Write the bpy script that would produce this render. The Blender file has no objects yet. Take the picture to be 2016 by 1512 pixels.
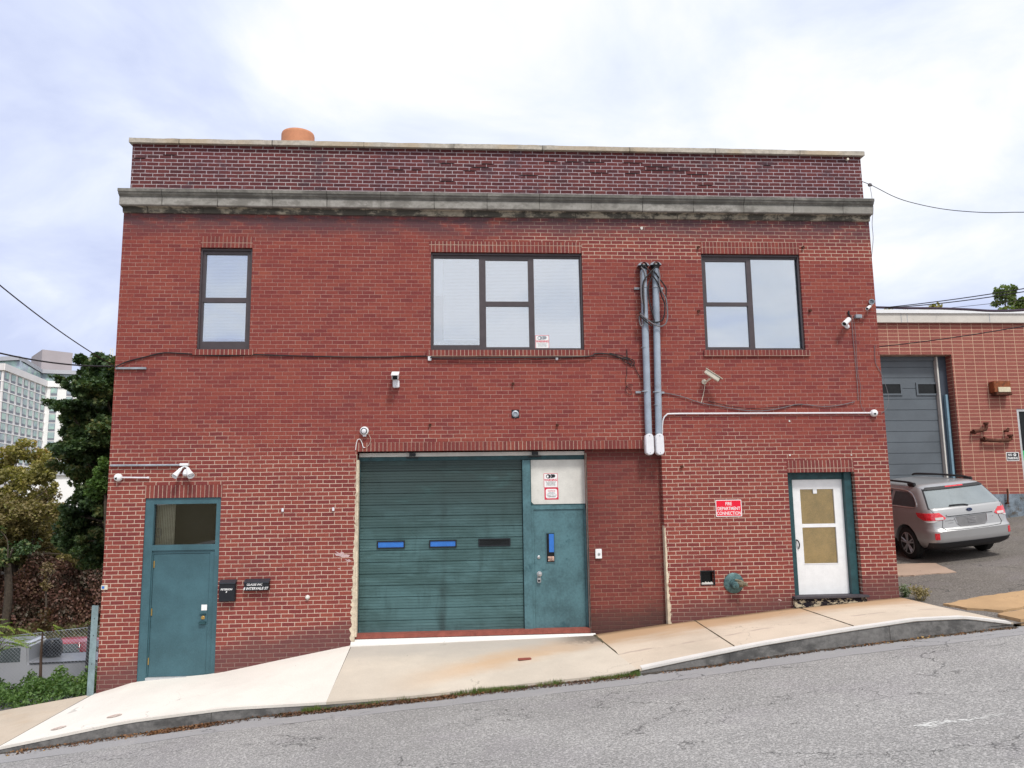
import bpy, bmesh, math, random
import numpy as np
from mathutils import Vector, Matrix
random.seed(7); RNG = np.random.default_rng(11)
S = bpy.context.scene; COL = S.collection
R = math.radians
# ------------------------------------------------------------------ camera (solved from the brick coursing)
FPX, YAW, PITCH, ROLL = 1540.0, 0.0736899, 0.14134184, -0.01412443
CAM = Vector((0.0, -13.3777, 1.6))
_f = Vector((math.sin(YAW)*math.cos(PITCH), math.cos(YAW)*math.cos(PITCH), math.sin(PITCH)))
_r0 = Vector((math.cos(YAW), -math.sin(YAW), 0)); _u0 = _r0.cross(_f)
_r = _r0*math.cos(ROLL)+_u0*math.sin(ROLL); _u = -_r0*math.sin(ROLL)+_u0*math.cos(ROLL)
def U(px, py, Y=0.0):
    """surveyed position of a measured detail lying in the vertical plane y=Y"""
    d = _f+_r*((px-1008)/FPX)+_u*((756-py)/FPX)
    t = (Y-CAM.y)/d.y
    return CAM+d*t
def X(px, py, Y=0.0): return U(px, py, Y).x
def Z(px, py, Y=0.0): return U(px, py, Y).z
cd = bpy.data.cameras.new("camera"); cam = bpy.data.objects.new("camera", cd); COL.objects.link(cam)
cd.sensor_width = 36; cd.lens = FPX/2016*36; cd.clip_start = .1; cd.clip_end = 3000
M3 = Matrix((_r, _u, -_f)).transposed().to_4x4(); M3.translation = CAM; cam.matrix_world = M3
S.camera = cam
# ------------------------------------------------------------------ node helper
class NT:
    def __init__(s, nt): s.nt = nt; nt.nodes.clear()
    def n(s, t, ins=None, **a):
        nd = s.nt.nodes.new(t)
        for k, v in a.items(): setattr(nd, k, v)
        if ins:
            for k, v in ins.items():
                sk = nd.inputs[k]
                if isinstance(v, bpy.types.NodeSocket): s.nt.links.new(v, sk)
                elif isinstance(v, bpy.types.Node): s.nt.links.new(v.outputs[0], sk)
                else:
                    if sk.type == 'RGBA' and len(v) == 3: v = (*v, 1)
                    sk.default_value = v
        return nd
    def m(s, op, a, b=0.0, c=None, clamp=False):
        ins = {0: a, 1: b}
        if c is not None: ins[2] = c
        return s.n('ShaderNodeMath', ins, operation=op, use_clamp=clamp).outputs[0]
    def mix(s, f, a, b, t='RGBA', blend='MIX'):
        nd = s.n('ShaderNodeMix', data_type=t, blend_type=blend)
        ia, ib = (6, 7) if t == 'RGBA' else (2, 3)
        for i, v in ((0, f), (ia, a), (ib, b)):
            sk = nd.inputs[i]
            if isinstance(v, bpy.types.NodeSocket): s.nt.links.new(v, sk)
            else: sk.default_value = (*v, 1) if (sk.type == 'RGBA' and len(v) == 3) else v
        return nd.outputs[2 if t == 'RGBA' else 0]
    def ss(s, v, lo, hi, a=0.0, b=1.0):
        return s.n('ShaderNodeMapRange', {0: v, 1: lo, 2: hi, 3: a, 4: b}, interpolation_type='SMOOTHSTEP').outputs[0]
    def noise(s, vec, scale, detail=4, rough=.55, dist=0.0, out=0):
        return s.n('ShaderNodeTexNoise', {'Vector': vec, 'Scale': scale, 'Detail': detail, 'Roughness': rough, 'Distortion': dist}).outputs[out]
    def ramp(s, f, stops, interp='LINEAR'):
        nd = s.n('ShaderNodeValToRGB', {0: f}); cr = nd.color_ramp; cr.interpolation = interp
        while len(cr.elements) < len(stops): cr.elements.new(.5)
        for e, (p, c) in zip(cr.elements, stops):
            e.position = p; e.color = (*c, 1) if len(c) == 3 else c
        return nd.outputs[0]
    def pos(s): return s.n('ShaderNodeNewGeometry').outputs[0]
    def xyz(s, v): return s.n('ShaderNodeSeparateXYZ', {0: v}).outputs
    def vec(s, x, y, z): return s.n('ShaderNodeCombineXYZ', {0: x, 1: y, 2: z}).outputs[0]
    def scale(s, v, sc): return s.n('ShaderNodeVectorMath', {0: v, 1: sc}, operation='MULTIPLY').outputs[0]
    def bump(s, h, strength=.3, dist=.01):
        return s.n('ShaderNodeBump', {'Height': h, 'Strength': strength, 'Distance': dist}).outputs[0]
    def out(s, sh): s.n('ShaderNodeOutputMaterial', {0: sh})
    def pr(s, color, rough=.7, metal=0.0, normal=None, spec=.35, coat=0.0):
        ins = {'Base Color': color, 'Roughness': rough, 'Metallic': metal, 'Specular IOR Level': spec, 'Coat Weight': coat}
        if normal is not None: ins['Normal'] = normal
        return s.n('ShaderNodeBsdfPrincipled', ins).outputs[0]
MATS = {}
def newmat(name):
    m = bpy.data.materials.new(name); m.use_nodes = True; MATS[name] = m
    return m, NT(m.node_tree)
def plain(name, col, rough=.6, metal=0.0, var=.12, scale=9.0, spec=.35, bump=0.0, coat=0.0, dirt=None, fine=60):
    """painted / plain surface with mottled wear"""
    m, t = newmat(name); p = t.pos()
    n1 = t.noise(p, scale, 5, .6); n2 = t.noise(p, fine, 3, .6)
    v = t.m('ADD', t.m('MULTIPLY', n1, .65), t.m('MULTIPLY', n2, .35))
    k = t.ss(v, .3, .7, 1-var, 1+var)
    c = t.n('ShaderNodeVectorMath', {0: (*col,), 3: k}, operation='SCALE').outputs[0]
    if dirt:
        f = t.ss(t.noise(p, scale*.7, 6, .7), dirt[1], dirt[1]+.12)
        c = t.mix(f, c, dirt[0])
    nrm = t.bump(n2, bump, .005) if bump else None
    t.out(t.pr(c, rough, metal, nrm, spec, coat)); return m
# ------------------------------------------------------------------ objects
def worldloc(o):
    v = Vector((0, 0, 0))
    while o: v += o.location; o = o.parent
    return v
def tag(o, label=None, cat=None, group=None, kind=None):
    if label: o['label'] = label
    if cat: o['category'] = cat
    if group: o['group'] = group
    if kind: o['kind'] = kind
    return o
def thing(name, label, cat, loc=(0, 0, 0), group=None):
    o = bpy.data.objects.new(name, None); COL.objects.link(o); o.location = loc
    o.empty_display_size = .1
    return tag(o, label, cat, group)
def fin(name, me, m, parent=None, label=None, smooth=False):
    o = bpy.data.objects.new(name, me); COL.objects.link(o)
    if m is not None and not me.materials: me.materials.append(m)
    if parent is not None:
        o.parent = parent; me.transform(Matrix.Translation(-worldloc(parent)))
    if smooth:
        me.polygons.foreach_set('use_smooth', [True]*len(me.polygons))
    if label: o['label'] = label
    return o
class MB:
    def __init__(s, M=None): s.v = []; s.f = []; s.M = M
    def add(s, vs, fs):
        o = len(s.v)
        s.v += [tuple(s.M @ Vector(p)) if s.M else tuple(p) for p in vs]; s.f += [tuple(i+o for i in f) for f in fs]; return s
    def box(s, x0, x1, y0, y1, z0, z1, M=None):
        vs = [(x, y, z) for x in (x0, x1) for y in (y0, y1) for z in (z0, z1)]
        if M is not None: vs = [M @ Vector(p) for p in vs]
        return s.add(vs, [(0, 1, 3, 2), (4, 6, 7, 5), (0, 4, 5, 1), (2, 3, 7, 6), (0, 2, 6, 4), (1, 5, 7, 3)])
    def quad(s, *p): return s.add(p, [tuple(range(len(p)))])
    def prism(s, pts, y0, y1):
        """polygon in (x,z) extruded between y0 and y1"""
        n = len(pts)
        return s.add([(x, y0, z) for x, z in pts]+[(x, y1, z) for x, z in pts],
            [tuple(range(n)), tuple(range(2*n-1, n-1, -1))]+[(i, i+n, (i+1) % n+n, (i+1) % n) for i in range(n)])
    def tube(s, pts, r, n=8, cap=True, r2=None):
        pts = [Vector(p) for p in pts]; rings = []; prev = None
        for i, p in enumerate(pts):
            d = (pts[min(i+1, len(pts)-1)]-pts[max(i-1, 0)]).normalized()
            a = prev if prev is not None else (Vector((0, 0, 1)) if abs(d.z) < .9 else Vector((1, 0, 0)))
            a = (a-d*a.dot(d)).normalized(); b = d.cross(a); prev = a
            rr = r if r2 is None else r+(r2-r)*i/(len(pts)-1)
            rings.append([p+(a*math.cos(k*2*math.pi/n)+b*math.sin(k*2*math.pi/n))*rr for k in range(n)])
        vs = [q for rg in rings for q in rg]; fs = []
        for i in range(len(rings)-1):
            for k in range(n): fs.append((i*n+k, i*n+(k+1) % n, (i+1)*n+(k+1) % n, (i+1)*n+k))
        if cap: fs += [tuple(range(n-1, -1, -1)), tuple(range(len(vs)-n, len(vs)))]
        return s.add(vs, fs)
    def lathe(s, c, axis, prof, n=24):
        """prof: list of (distance along axis, radius)"""
        c = Vector(c); ax = Vector(axis).normalized()
        a = Vector((0, 0, 1)) if abs(ax.z) < .9 else Vector((1, 0, 0)); a = (a-ax*a.dot(ax)).normalized(); b = ax.cross(a)
        vs = []; fs = []
        for d, r in prof:
            for k in range(n):
                t = k*2*math.pi/n; vs.append(c+ax*d+(a*math.cos(t)+b*math.sin(t))*r)
        for i in range(len(prof)-1):
            for k in range(n): fs.append((i*n+k, i*n+(k+1) % n, (i+1)*n+(k+1) % n, (i+1)*n+k))
        fs += [tuple(range(n-1, -1, -1)), tuple(range(len(vs)-n, len(vs)))]
        return s.add(vs, fs)
    def build(s, name, m=None, parent=None, label=None, smooth=False, bevel=0.0):
        me = bpy.data.meshes.new(name); me.from_pydata(s.v, [], s.f); me.validate()
        bm = bmesh.new(); bm.from_mesh(me); bmesh.ops.recalc_face_normals(bm, faces=bm.faces)
        if bevel:
            es = [e for e in bm.edges if len(e.link_faces) == 2 and e.calc_face_angle(0) > .6]
            bmesh.ops.bevel(bm, geom=es, offset=bevel, segments=2, affect='EDGES', clamp_overlap=True)
        bm.to_mesh(me); bm.free()
        o = fin(name, me, m, parent, label)
        if smooth: smooth_by_angle(o)
        return o
def smooth_by_angle(o, ang=.6):
    me = o.data
    me.polygons.foreach_set('use_smooth', [True]*len(me.polygons))
    bm = bmesh.new(); bm.from_mesh(me)
    for e in bm.edges:
        if len(e.link_faces) == 2 and e.calc_face_angle(0) > ang: e.smooth = False
    bm.to_mesh(me); bm.free()
def structure(name, mb, m, smooth=False, kind='structure'):
    o = mb.build(name, m); 
    if smooth: smooth_by_angle(o, 1.2)
    return tag(o, kind=kind)
def smooth_path(pts, k=6):
    """Catmull-Rom through pts"""
    P = [Vector(p) for p in pts]; P = [P[0]*2-P[1]]+P+[P[-1]*2-P[-2]]; out = []
    for i in range(1, len(P)-2):
        for j in range(k):
            t = j/k; a, b, c, d = P[i-1:i+3]
            out.append(.5*((2*b)+(c-a)*t+(2*a-5*b+4*c-d)*t*t+(3*b-a-3*c+d)*t**3))
    out.append(P[-2]); return out
def text_mesh(txt, size, M, m, parent, name='lettering', bold=.0, depth=.0015, sx=1.0, shear=0):
    cu = bpy.data.curves.new(name, 'FONT'); cu.body = txt; cu.size = size; cu.align_x = 'CENTER'; cu.align_y = 'CENTER'
    cu.extrude = depth; cu.offset = bold; cu.resolution_u = 3; cu.shear = shear
    ob = bpy.data.objects.new(name, cu); COL.objects.link(ob)
    dg = bpy.context.evaluated_depsgraph_get(); me = bpy.data.meshes.new_from_object(ob.evaluated_get(dg))
    bpy.data.objects.remove(ob); bpy.data.curves.remove(cu)
    me.transform(M @ Matrix.Rotation(math.pi/2, 4, 'X') @ Matrix.Diagonal((sx, 1, 1, 1)))
    me.materials.clear()
    return fin(name, me, m, parent)
def lerp(a, b, t): return a+(b-a)*t
def interp(tab, x):
    if x <= tab[0][0]:
        (x0, y0), (x1, y1) = tab[0], tab[1]
    elif x >= tab[-1][0]:
        (x0, y0), (x1, y1) = tab[-2], tab[-1]
    else:
        for (x0, y0), (x1, y1) in zip(tab, tab[1:]):
            if x0 <= x <= x1: break
    return y0+(y1-y0)*(x-x0)/(x1-x0)
# ------------------------------------------------------------------ brick material
CO, BL = .0677, .2085
Z0C = Z(505, 481.7)
def brick(name, stops, mortar, c=CO, L=BL, z0=Z0C, u0=0.0, mt=.0055, bond='running', H=.2, dirt=None, dark=(.11, .055, .055), zones=True, rnd=1.0, mort2=None, bumpk=.5):
    m, t = newmat(name); p = t.pos(); x, y, z = t.xyz(p)
    u = t.m('ADD', t.m('ADD', x, y), u0)
    wob = t.noise(t.vec(x, y, z), 3.0, 2)
    zz = t.m('ADD', z, t.m('MULTIPLY', t.m('SUBTRACT', wob, .5), .012))
    if bond == 'soldier':
        a = t.m('DIVIDE', t.m('SUBTRACT', zz, z0), H); row = t.m('FLOOR', a); rf = t.m('FRACT', a)
        b = t.m('DIVIDE', u, c); col = t.m('FLOOR', b); cf = t.m('FRACT', b); rh, cw = H, c
    else:
        a = t.m('DIVIDE', t.m('SUBTRACT', zz, z0), c); row = t.m('FLOOR', a); rf = t.m('FRACT', a)
        b = t.m('DIVIDE', u, L)
        if bond == 'running':
            j = t.n('ShaderNodeTexWhiteNoise', {'W': row}, noise_dimensions='1D').outputs[0]
            b = t.m('ADD', b, t.m('ADD', t.m('MULTIPLY', t.m('FLOORED_MODULO', row, 2.0), .5), t.m('MULTIPLY', j, .16)))
        col = t.m('FLOOR', b); cf = t.m('FRACT', b); rh, cw = c, L
    dv = t.m('MULTIPLY', t.m('MINIMUM', rf, t.m('SUBTRACT', 1.0, rf)), rh)
    dh = t.m('MULTIPLY', t.m('MINIMUM', cf, t.m('SUBTRACT', 1.0, cf)), cw)
    d = t.m('MINIMUM', dv, dh)
    d = t.m('ADD', d, t.m('MULTIPLY', t.m('SUBTRACT', t.noise(p, 45, 2), .5), .006))
    big = t.noise(p, .55, 3, .5)
    if zones:
        # old thin joints in the middle of the wall, repointed wider ones low down and at the upper right
        low = t.m('SUBTRACT', 1.0, t.ss(t.m('ADD', z, t.m('MULTIPLY', big, 1.2)), 2.6, 3.5))
        ur = t.m('MULTIPLY', t.ss(z, 5.72, 5.78), t.ss(t.m('ADD', x, t.m('MULTIPLY', big, 1.5)), 1.2, 2.2))
        wz = t.m('MAXIMUM', low, ur)
        w = t.m('ADD', .0034, t.m('MULTIPLY', wz, .0021))
        w = t.m('ADD', w, t.m('MULTIPLY', t.m('SUBTRACT', t.noise(p, 1.7, 4), .5), .006))
    else:
        wz = t.m('MULTIPLY', big, 1.0); w = t.m('ADD', mt, t.m('MULTIPLY', t.m('SUBTRACT', t.noise(p, 2.5, 3), .5), .003))
    mask = t.m('SUBTRACT', 1.0, t.ss(t.m('SUBTRACT', d, w), -.0018, .0018))
    cell = t.vec(row, col, 3.3)
    wn = t.n('ShaderNodeTexWhiteNoise', {'Vector': cell}, noise_dimensions='3D').outputs
    f = t.m('ADD', .5, t.m('MULTIPLY', t.m('SUBTRACT', wn[0], .5), rnd*.62))
    f = t.m('ADD', f, t.m('MULTIPLY', t.m('SUBTRACT', t.noise(p, 1.1, 3), .5), .5), clamp=True)
    bc = t.ramp(f, stops)
    tone = t.ss(t.noise(p, 26, 5, .7), .25, .75, .82, 1.16)
    bc = t.n('ShaderNodeVectorMath', {0: bc, 3: tone}, operation='SCALE').outputs[0]
    mc = t.mix(wz, mort2 or mortar, mortar) if zones else t.mix(t.ss(big, .35, .65), mort2 or mortar, mortar)
    mc = t.mix(t.ss(t.noise(p, 12, 4), .55, .75), mc, tuple(q*.55 for q in mortar))
    colr = t.mix(mask, bc, mc)
    # soot / efflorescence with a shape of their own
    if dirt == 'wall':
        gx = t.n('ShaderNodeMapRange', {0: x, 1: -5.7, 2: -1.7, 3: -1.42, 4: -.78}).outputs[0]
        gx = t.m('ADD', gx, t.n('ShaderNodeMapRange', {0: x, 1: 2.3, 2: 7.7, 3: 0, 4: .53}).outputs[0])
        hgt = t.m('SUBTRACT', z, gx)
        nn = t.noise(t.scale(p, (1.0, 1.0, 2.2)), 1.6, 6, .65)
        k = t.m('MULTIPLY', t.m('SUBTRACT', 1.0, t.ss(t.m('SUBTRACT', hgt, t.m('MULTIPLY', nn, .55)), -.12, .28)), .72)
        colr = t.mix(k, colr, dark)
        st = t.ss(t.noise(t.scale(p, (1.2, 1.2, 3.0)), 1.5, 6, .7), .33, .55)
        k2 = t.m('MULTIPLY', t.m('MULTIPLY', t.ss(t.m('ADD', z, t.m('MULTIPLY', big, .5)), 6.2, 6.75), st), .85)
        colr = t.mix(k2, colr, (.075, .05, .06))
        ef = t.m('MULTIPLY', t.ss(t.noise(p, 2.4, 7, .75), .66, .8), .3)
        colr = t.mix(ef, colr, (.5, .42, .42))
        dk = t.m('MULTIPLY', t.ss(t.noise(t.scale(p, (1, 1, 1.6)), .8, 5, .6), .5, .8), .3)
        colr = t.mix(dk, colr, (.13, .045, .05))
    elif dirt == 'parapet':
        k = t.m('MULTIPLY', t.ss(t.noise(t.scale(p, (1.1, 1, 1.6)), 1.3, 7, .7), .5, .68), .6)
        colr = t.mix(k, colr, (.06, .045, .06))
        ef = t.m('MULTIPLY', t.ss(t.noise(p, 3.1, 7, .75), .6, .74), .42)
        colr = t.mix(ef, colr, (.42, .36, .42))
    elif dirt:
        k = t.m('MULTIPLY', t.ss(t.noise(p, dirt, 6, .65), .5, .7), .5)
        colr = t.mix(k, colr, dark)
    h = t.m('ADD', t.m('MULTIPLY', t.m('SUBTRACT', 1.0, mask), 1.0), t.m('MULTIPLY', t.noise(p, 90, 3), .35))
    t.out(t.pr(colr, .88, 0, t.bump(h, bumpk*1.5, .008), .2)); return m
# ================================================================== materials
RED = [(0.0, (.125, .034, .034)), (.2, (.185, .042, .040)), (.5, (.228, .054, .044)), (.85, (.258, .066, .049)), (1.0, (.32, .095, .058))]
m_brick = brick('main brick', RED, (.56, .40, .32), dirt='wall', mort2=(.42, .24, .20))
m_par = brick('parapet brick', [(0, (.04, .02, .023)), (.3, (.095, .030, .033)), (.75, (.135, .038, .038)), (1, (.17, .05, .043))], (.47, .41, .41), mt=.006, zones=False, dirt='parapet', mort2=(.42, .34, .38))
m_infill = brick('infill brick', [(0, (.115, .034, .032)), (.3, (.155, .041, .037)), (.8, (.195, .054, .043)), (1, (.27, .085, .055))], (.30, .17, .13), mt=.0045, zones=False, dirt='wall', mort2=(.20, .11, .09), dark=(.07, .045, .04))
m_sold = brick('soldier brick', [(0, (.14, .04, .037)), (.5, (.19, .046, .042)), (1, (.26, .07, .05))], (.48, .34, .27), zones=False, bond='soldier', z0=-50.003, H=2.0, mt=.0055, mort2=(.34, .2, .16))
m_side = brick('side brick', RED, (.45, .3, .26), zones=False)
m_reveal = brick('worn reveal brick', [(0, (.12, .06, .05)), (.5, (.25, .09, .07)), (1, (.36, .17, .13))], (.5, .42, .36), zones=False, mt=.008)
m_nb = brick('neighbour brick', [(0, (.25, .085, .07)), (.5, (.29, .098, .08)), (1, (.33, .12, .092))], (.62, .42, .30), c=.1016, L=.3055, z0=5.28, u0=-7.0, mt=.0062, bond='stack', zones=False, rnd=.8, mort2=(.6, .4, .28), bumpk=.3)
m_teal = plain('teal paint', (.050, .115, .138), .42, var=.22, scale=2.2, bump=.15, dirt=((.028, .075, .09), .62))
m_teal_worn = plain('worn teal paint', (.068, .145, .165), .45, var=.35, scale=2.5, bump=.2, dirt=((.022, .075, .09), .60), fine=25)
m_teal_dark = plain('dark teal paint', (.02, .065, .075), .5, var=.3)
m_white = plain('white paint', (.78, .79, .80), .4, var=.05)
m_offw = plain('off white board', (.62, .61, .57), .6, var=.12, scale=4, dirt=((.5, .48, .42), .6))
m_cream = plain('cream plaster', (.58, .50, .38), .9, var=.3, bump=.6, dirt=((.30, .22, .15), .58))
m_frame = plain('bronze window frame', (.066, .054, .060), .45, var=.15)
m_darkfr = plain('dark gap', (.012, .012, .014), .8)
m_black = plain('black metal', (.012, .014, .018), .38, var=.2)
m_cable = plain('black cable', (.018, .016, .018), .5)
m_cabgrey = plain('grey cable', (.16, .15, .16), .6)
m_galv = plain('galvanised steel', (.33, .36, .40), .45, .35, var=.25, scale=6)
m_conduit = plain('grey conduit paint', (.30, .35, .42), .5, var=.2, scale=3, dirt=((.2, .22, .25), .62))
m_pale = plain('pale plastic', (.72, .72, .76), .45, var=.06)
m_beige = plain('beige camera paint', (.62, .57, .47), .5, var=.12)
m_brass = plain('brass', (.55, .36, .12), .3, .8)
m_steel = plain('brushed steel', (.5, .5, .5), .3, .8)
m_red = plain('sign red', (.72, .008, .035), .4, var=.06)
m_signw = plain('sign white', (.8, .8, .8), .4, var=.03)
m_blackink = plain('black ink', (.015, .015, .02), .5)
m_redink = plain('red ink', (.6, .03, .07), .5)
m_greyink = plain('grey ink', (.25, .27, .3), .5)
m_blue = plain('blue film', (.035, .16, .52), .25, var=.1)
m_glassdark = plain('dark glass', (.010, .012, .013), .12, spec=.25, var=.4)
m_rust = plain('rusty iron', (.085, .03, .018), .9, var=.5, scale=20, bump=.6, dirt=((.17, .06, .025), .55))
m_rustbox = plain('rusty paint', (.23, .07, .028), .85, var=.3, scale=14, dirt=((.07, .03, .02), .55))
m_fdc = plain('green patina brass', (.075, .14, .145), .5, .3, var=.4, scale=22, bump=.4, dirt=((.18, .24, .2), .6))
m_patbr = plain('worn bronze', (.22, .19, .13), .45, .4, var=.4, scale=30)
m_terra = plain('orange clay pot', (.60, .26, .14), .7, var=.08)
m_tile = plain('brick red threshold', (.26, .075, .055), .7, var=.25, scale=8, dirt=((.12, .04, .035), .6))
m_roof = plain('roof felt', (.08, .08, .08), .9)
m_fascia = plain('neighbour fascia', (.60, .57, .52), .6, var=.1, scale=3)
m_ngar = plain('blue grey door paint', (.115, .135, .155), .5, var=.14, scale=1.2)
m_found = plain('blue grey foundation', (.18, .22, .26), .9, var=.45, scale=5, bump=.5, dirt=((.09, .075, .06), .55))
m_galvan = plain('teal grey post', (.22, .30, .32), .5, .2, var=.25, scale=6, dirt=((.15, .15, .13), .66))
m_alu = plain('aluminium frame', (.55, .56, .57), .4, .4)
m_green = plain('green poster', (.03, .50, .16), .5)
def concrete(name, base, stain=None, stain_amt=.5, rough=.92, var=.14, streak=None, light=None, spots=True):
    m, t = newmat(name); p = t.pos(); x, y, z = t.xyz(p)
    big = t.noise(p, .9, 6, .6); fn = t.noise(p, 70, 4, .7)
    k = t.m('MULTIPLY', t.ss(big, .3, .7, 1-var, 1+var*.6), t.ss(fn, .3, .7, .93, 1.06))
    c = t.n('ShaderNodeVectorMath', {0: base, 3: k}, operation='SCALE').outputs[0]
    if stain: c = streak(t, p, x, y, z, c)
    if spots:
        sp = t.n('ShaderNodeTexVoronoi', {'Vector': p, 'Scale': 2.3}, feature='F1').outputs[0]
        c = t.mix(t.m('MULTIPLY', t.m('SUBTRACT', 1.0, t.ss(sp, .012, .028)), .8), c, (.10, .09, .08))
        c = t.mix(t.m('MULTIPLY', t.ss(t.noise(p, 5, 7, .75), .62, .8), .35), c, tuple(q*.55 for q in base))
    if spots:
        wq = t.n('ShaderNodeVectorMath', {0: p, 1: t.n('ShaderNodeVectorMath', {0: t.noise(p, 2.0, 4, .6, out=1), 3: .8}, operation='SCALE').outputs[0]}, operation='ADD').outputs[0]
        e = t.n('ShaderNodeTexVoronoi', {'Vector': t.scale(wq, (.8, .8, 0)), 'Scale': 1.0}, feature='DISTANCE_TO_EDGE').outputs[0]
        ck = t.m('MULTIPLY', t.m('SUBTRACT', 1.0, t.ss(e, .0008, .005)), t.ss(t.noise(p, .9, 3), .52, .58)); c = t.mix(t.m('MULTIPLY', ck, .45), c, tuple(q*.3 for q in base))
        eg = t.m('MULTIPLY', t.m('SUBTRACT', 1.0, t.ss(t.m('ADD', y, t.m('MULTIPLY', t.noise(p, 3, 5, .7), .25)), -1.97, -1.78)), .4); c = t.mix(eg, c, tuple(q*.6 for q in base))
    h = t.m('ADD', t.noise(p, 110, 3), t.m('MULTIPLY', t.noise(p, 14, 4), .8))
    t.out(t.pr(c, rough, 0, t.bump(h, .28, .004), .2)); return m
def st_walk(t, p, x, y, z, c):
    n = t.noise(t.scale(p, (.6, 2.0, 1)), 1.6, 6, .65)
    k = t.m('MULTIPLY', t.ss(t.m('ADD', y, t.m('MULTIPLY', n, .9)), -.55, .25), .72)
    c = t.mix(k, c, (.42, .24, .11))
    k2 = t.m('MULTIPLY', t.ss(t.m('ADD', y, t.m('MULTIPLY', n, .2)), -.06, .1), .8)
    c = t.mix(k2, c, (.14, .09, .05))
    # faint drag marks
    l = t.m('ABSOLUTE', t.m('ADD', t.m('SUBTRACT', y, -1.22), t.m('MULTIPLY', t.m('SUBTRACT', t.noise(p, 1.2, 3), .5), .35)))
    k3 = t.m('MULTIPLY', t.m('MULTIPLY', t.m('SUBTRACT', 1.0, t.ss(l, .012, .05)), t.ss(t.noise(p, 3, 4), .42, .6)), .5)
    return t.mix(k3, c, (.30, .22, .20))
def st_drive(t, p, x, y, z, c):
    n = t.noise(t.scale(p, (.8, 1.6, 1)), 1.5, 6, .65)
    line = t.m('ADD', t.m('ADD', y, 1.0), t.m('MULTIPLY', t.m('SUBTRACT', x, .6), -.42))
    line = t.m('ABSOLUTE', t.m('ADD', line, t.m('MULTIPLY', t.m('SUBTRACT', n, .5), .7)))
    k = t.m('MULTIPLY', t.m('SUBTRACT', 1.0, t.ss(line, .05, .55)), t.ss(x, -1.3, .6, 0, .5))
    c = t.mix(k, c, (.55, .31, .13))
    g = t.m('MULTIPLY', t.ss(t.m('ADD', y, t.m('MULTIPLY', n, .8)), -.55, .2), .55)
    c = t.mix(g, c, (.36, .34, .32))
    kk = t.m('MULTIPLY', t.m('MULTIPLY', t.ss(x, 1.5, 2.2), t.ss(t.m('ADD', y, t.m('MULTIPLY', t.noise(p, 9, 5, .8), .8)), -.15, .15)), .8)
    return t.mix(kk, c, (.10, .085, .07))
def st_gutter(t, p, x, y, z, c):
    n = t.noise(p, 2.2, 6, .7)
    return t.mix(t.m('MULTIPLY', t.ss(n, .5, .7), .3), c, (.45, .33, .22))
m_new = concrete('new concrete', (.73, .69, .63), var=.07)
m_old = concrete('old concrete', (.52, .44, .35), stain=1, streak=st_gutter, var=.1)
m_drive = concrete('driveway concrete', (.58, .515, .43), stain=1, streak=st_drive, var=.1)
m_walk = concrete('pavement concrete', (.60, .51, .41), stain=1, streak=st_walk, var=.12)
m_slab = concrete('broken slab concrete', (.47, .31, .17), var=.2)
m_patch = concrete('tan patch', (.42, .31, .24), var=.12)
m_kerbtop = concrete('kerb top', (.70, .68, .65), var=.08)
def stone(name, base, dark, sc=1.6, joints=None, lo=.48, hi=.62, amt=.85, tint=None, jx=0.0):
    m, t = newmat(name); p = t.pos(); x, y, z = t.xyz(p)
    n = t.noise(t.scale(p, (1, 1, 1.8)), sc, 8, .72); n2 = t.noise(p, 14, 6, .7)
    c = t.n('ShaderNodeVectorMath', {0: base, 3: t.ss(n2, .3, .7, .78, 1.15)}, operation='SCALE').outputs[0]
    if tint: c = t.mix(t.m('MULTIPLY', t.ss(t.noise(p, .8, 4), .45, .6), .7), c, tint)
    c = t.mix(t.m('MULTIPLY', t.ss(n, lo, hi), amt), c, dark)
    h = n2
    if joints:
        fr = t.m('FRACT', t.m('DIVIDE', t.m('ADD', x, jx), joints)); d = t.m('MULTIPLY', t.m('MINIMUM', fr, t.m('SUBTRACT', 1.0, fr)), joints)
        d = t.m('ADD', d, t.m('MULTIPLY', t.m('SUBTRACT', t.noise(p, 9, 4), .5), .03))
        j = t.m('SUBTRACT', 1.0, t.ss(d, .003, .011))
        c = t.mix(t.m('MULTIPLY', j, .75), c, (.05, .045, .04)); h = t.m('SUBTRACT', h, t.m('MULTIPLY', j, .8))
        sm = t.m('MULTIPLY', t.m('MULTIPLY', t.m('SUBTRACT', 1.0, t.ss(d, .02, .16)), t.ss(t.noise(p, 5, 5), .45, .6)), .5)
        c = t.mix(sm, c, dark)
    t.out(t.pr(c, .9, 0, t.bump(h, .4, .01), .15)); return m
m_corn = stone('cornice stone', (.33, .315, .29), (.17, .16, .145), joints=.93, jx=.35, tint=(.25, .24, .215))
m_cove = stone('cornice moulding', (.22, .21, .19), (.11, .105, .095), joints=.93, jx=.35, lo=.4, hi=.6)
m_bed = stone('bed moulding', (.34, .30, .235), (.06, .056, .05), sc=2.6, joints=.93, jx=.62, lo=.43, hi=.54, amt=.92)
m_cope = stone('coping stone', (.46, .42, .36), (.15, .14, .12), sc=1.1, joints=1.6, lo=.55, hi=.75, tint=(.44, .35, .24), amt=.6)
m_peel = stone('peeling step paint', (.46, .40, .29), (.015, .013, .018), sc=7, lo=.47, hi=.5, amt=1)
m_kerb = stone('kerb stone', (.17, .165, .16), (.055, .055, .055), sc=2.2, lo=.45, hi=.62, amt=.7, joints=2.4, jx=.9)
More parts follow.
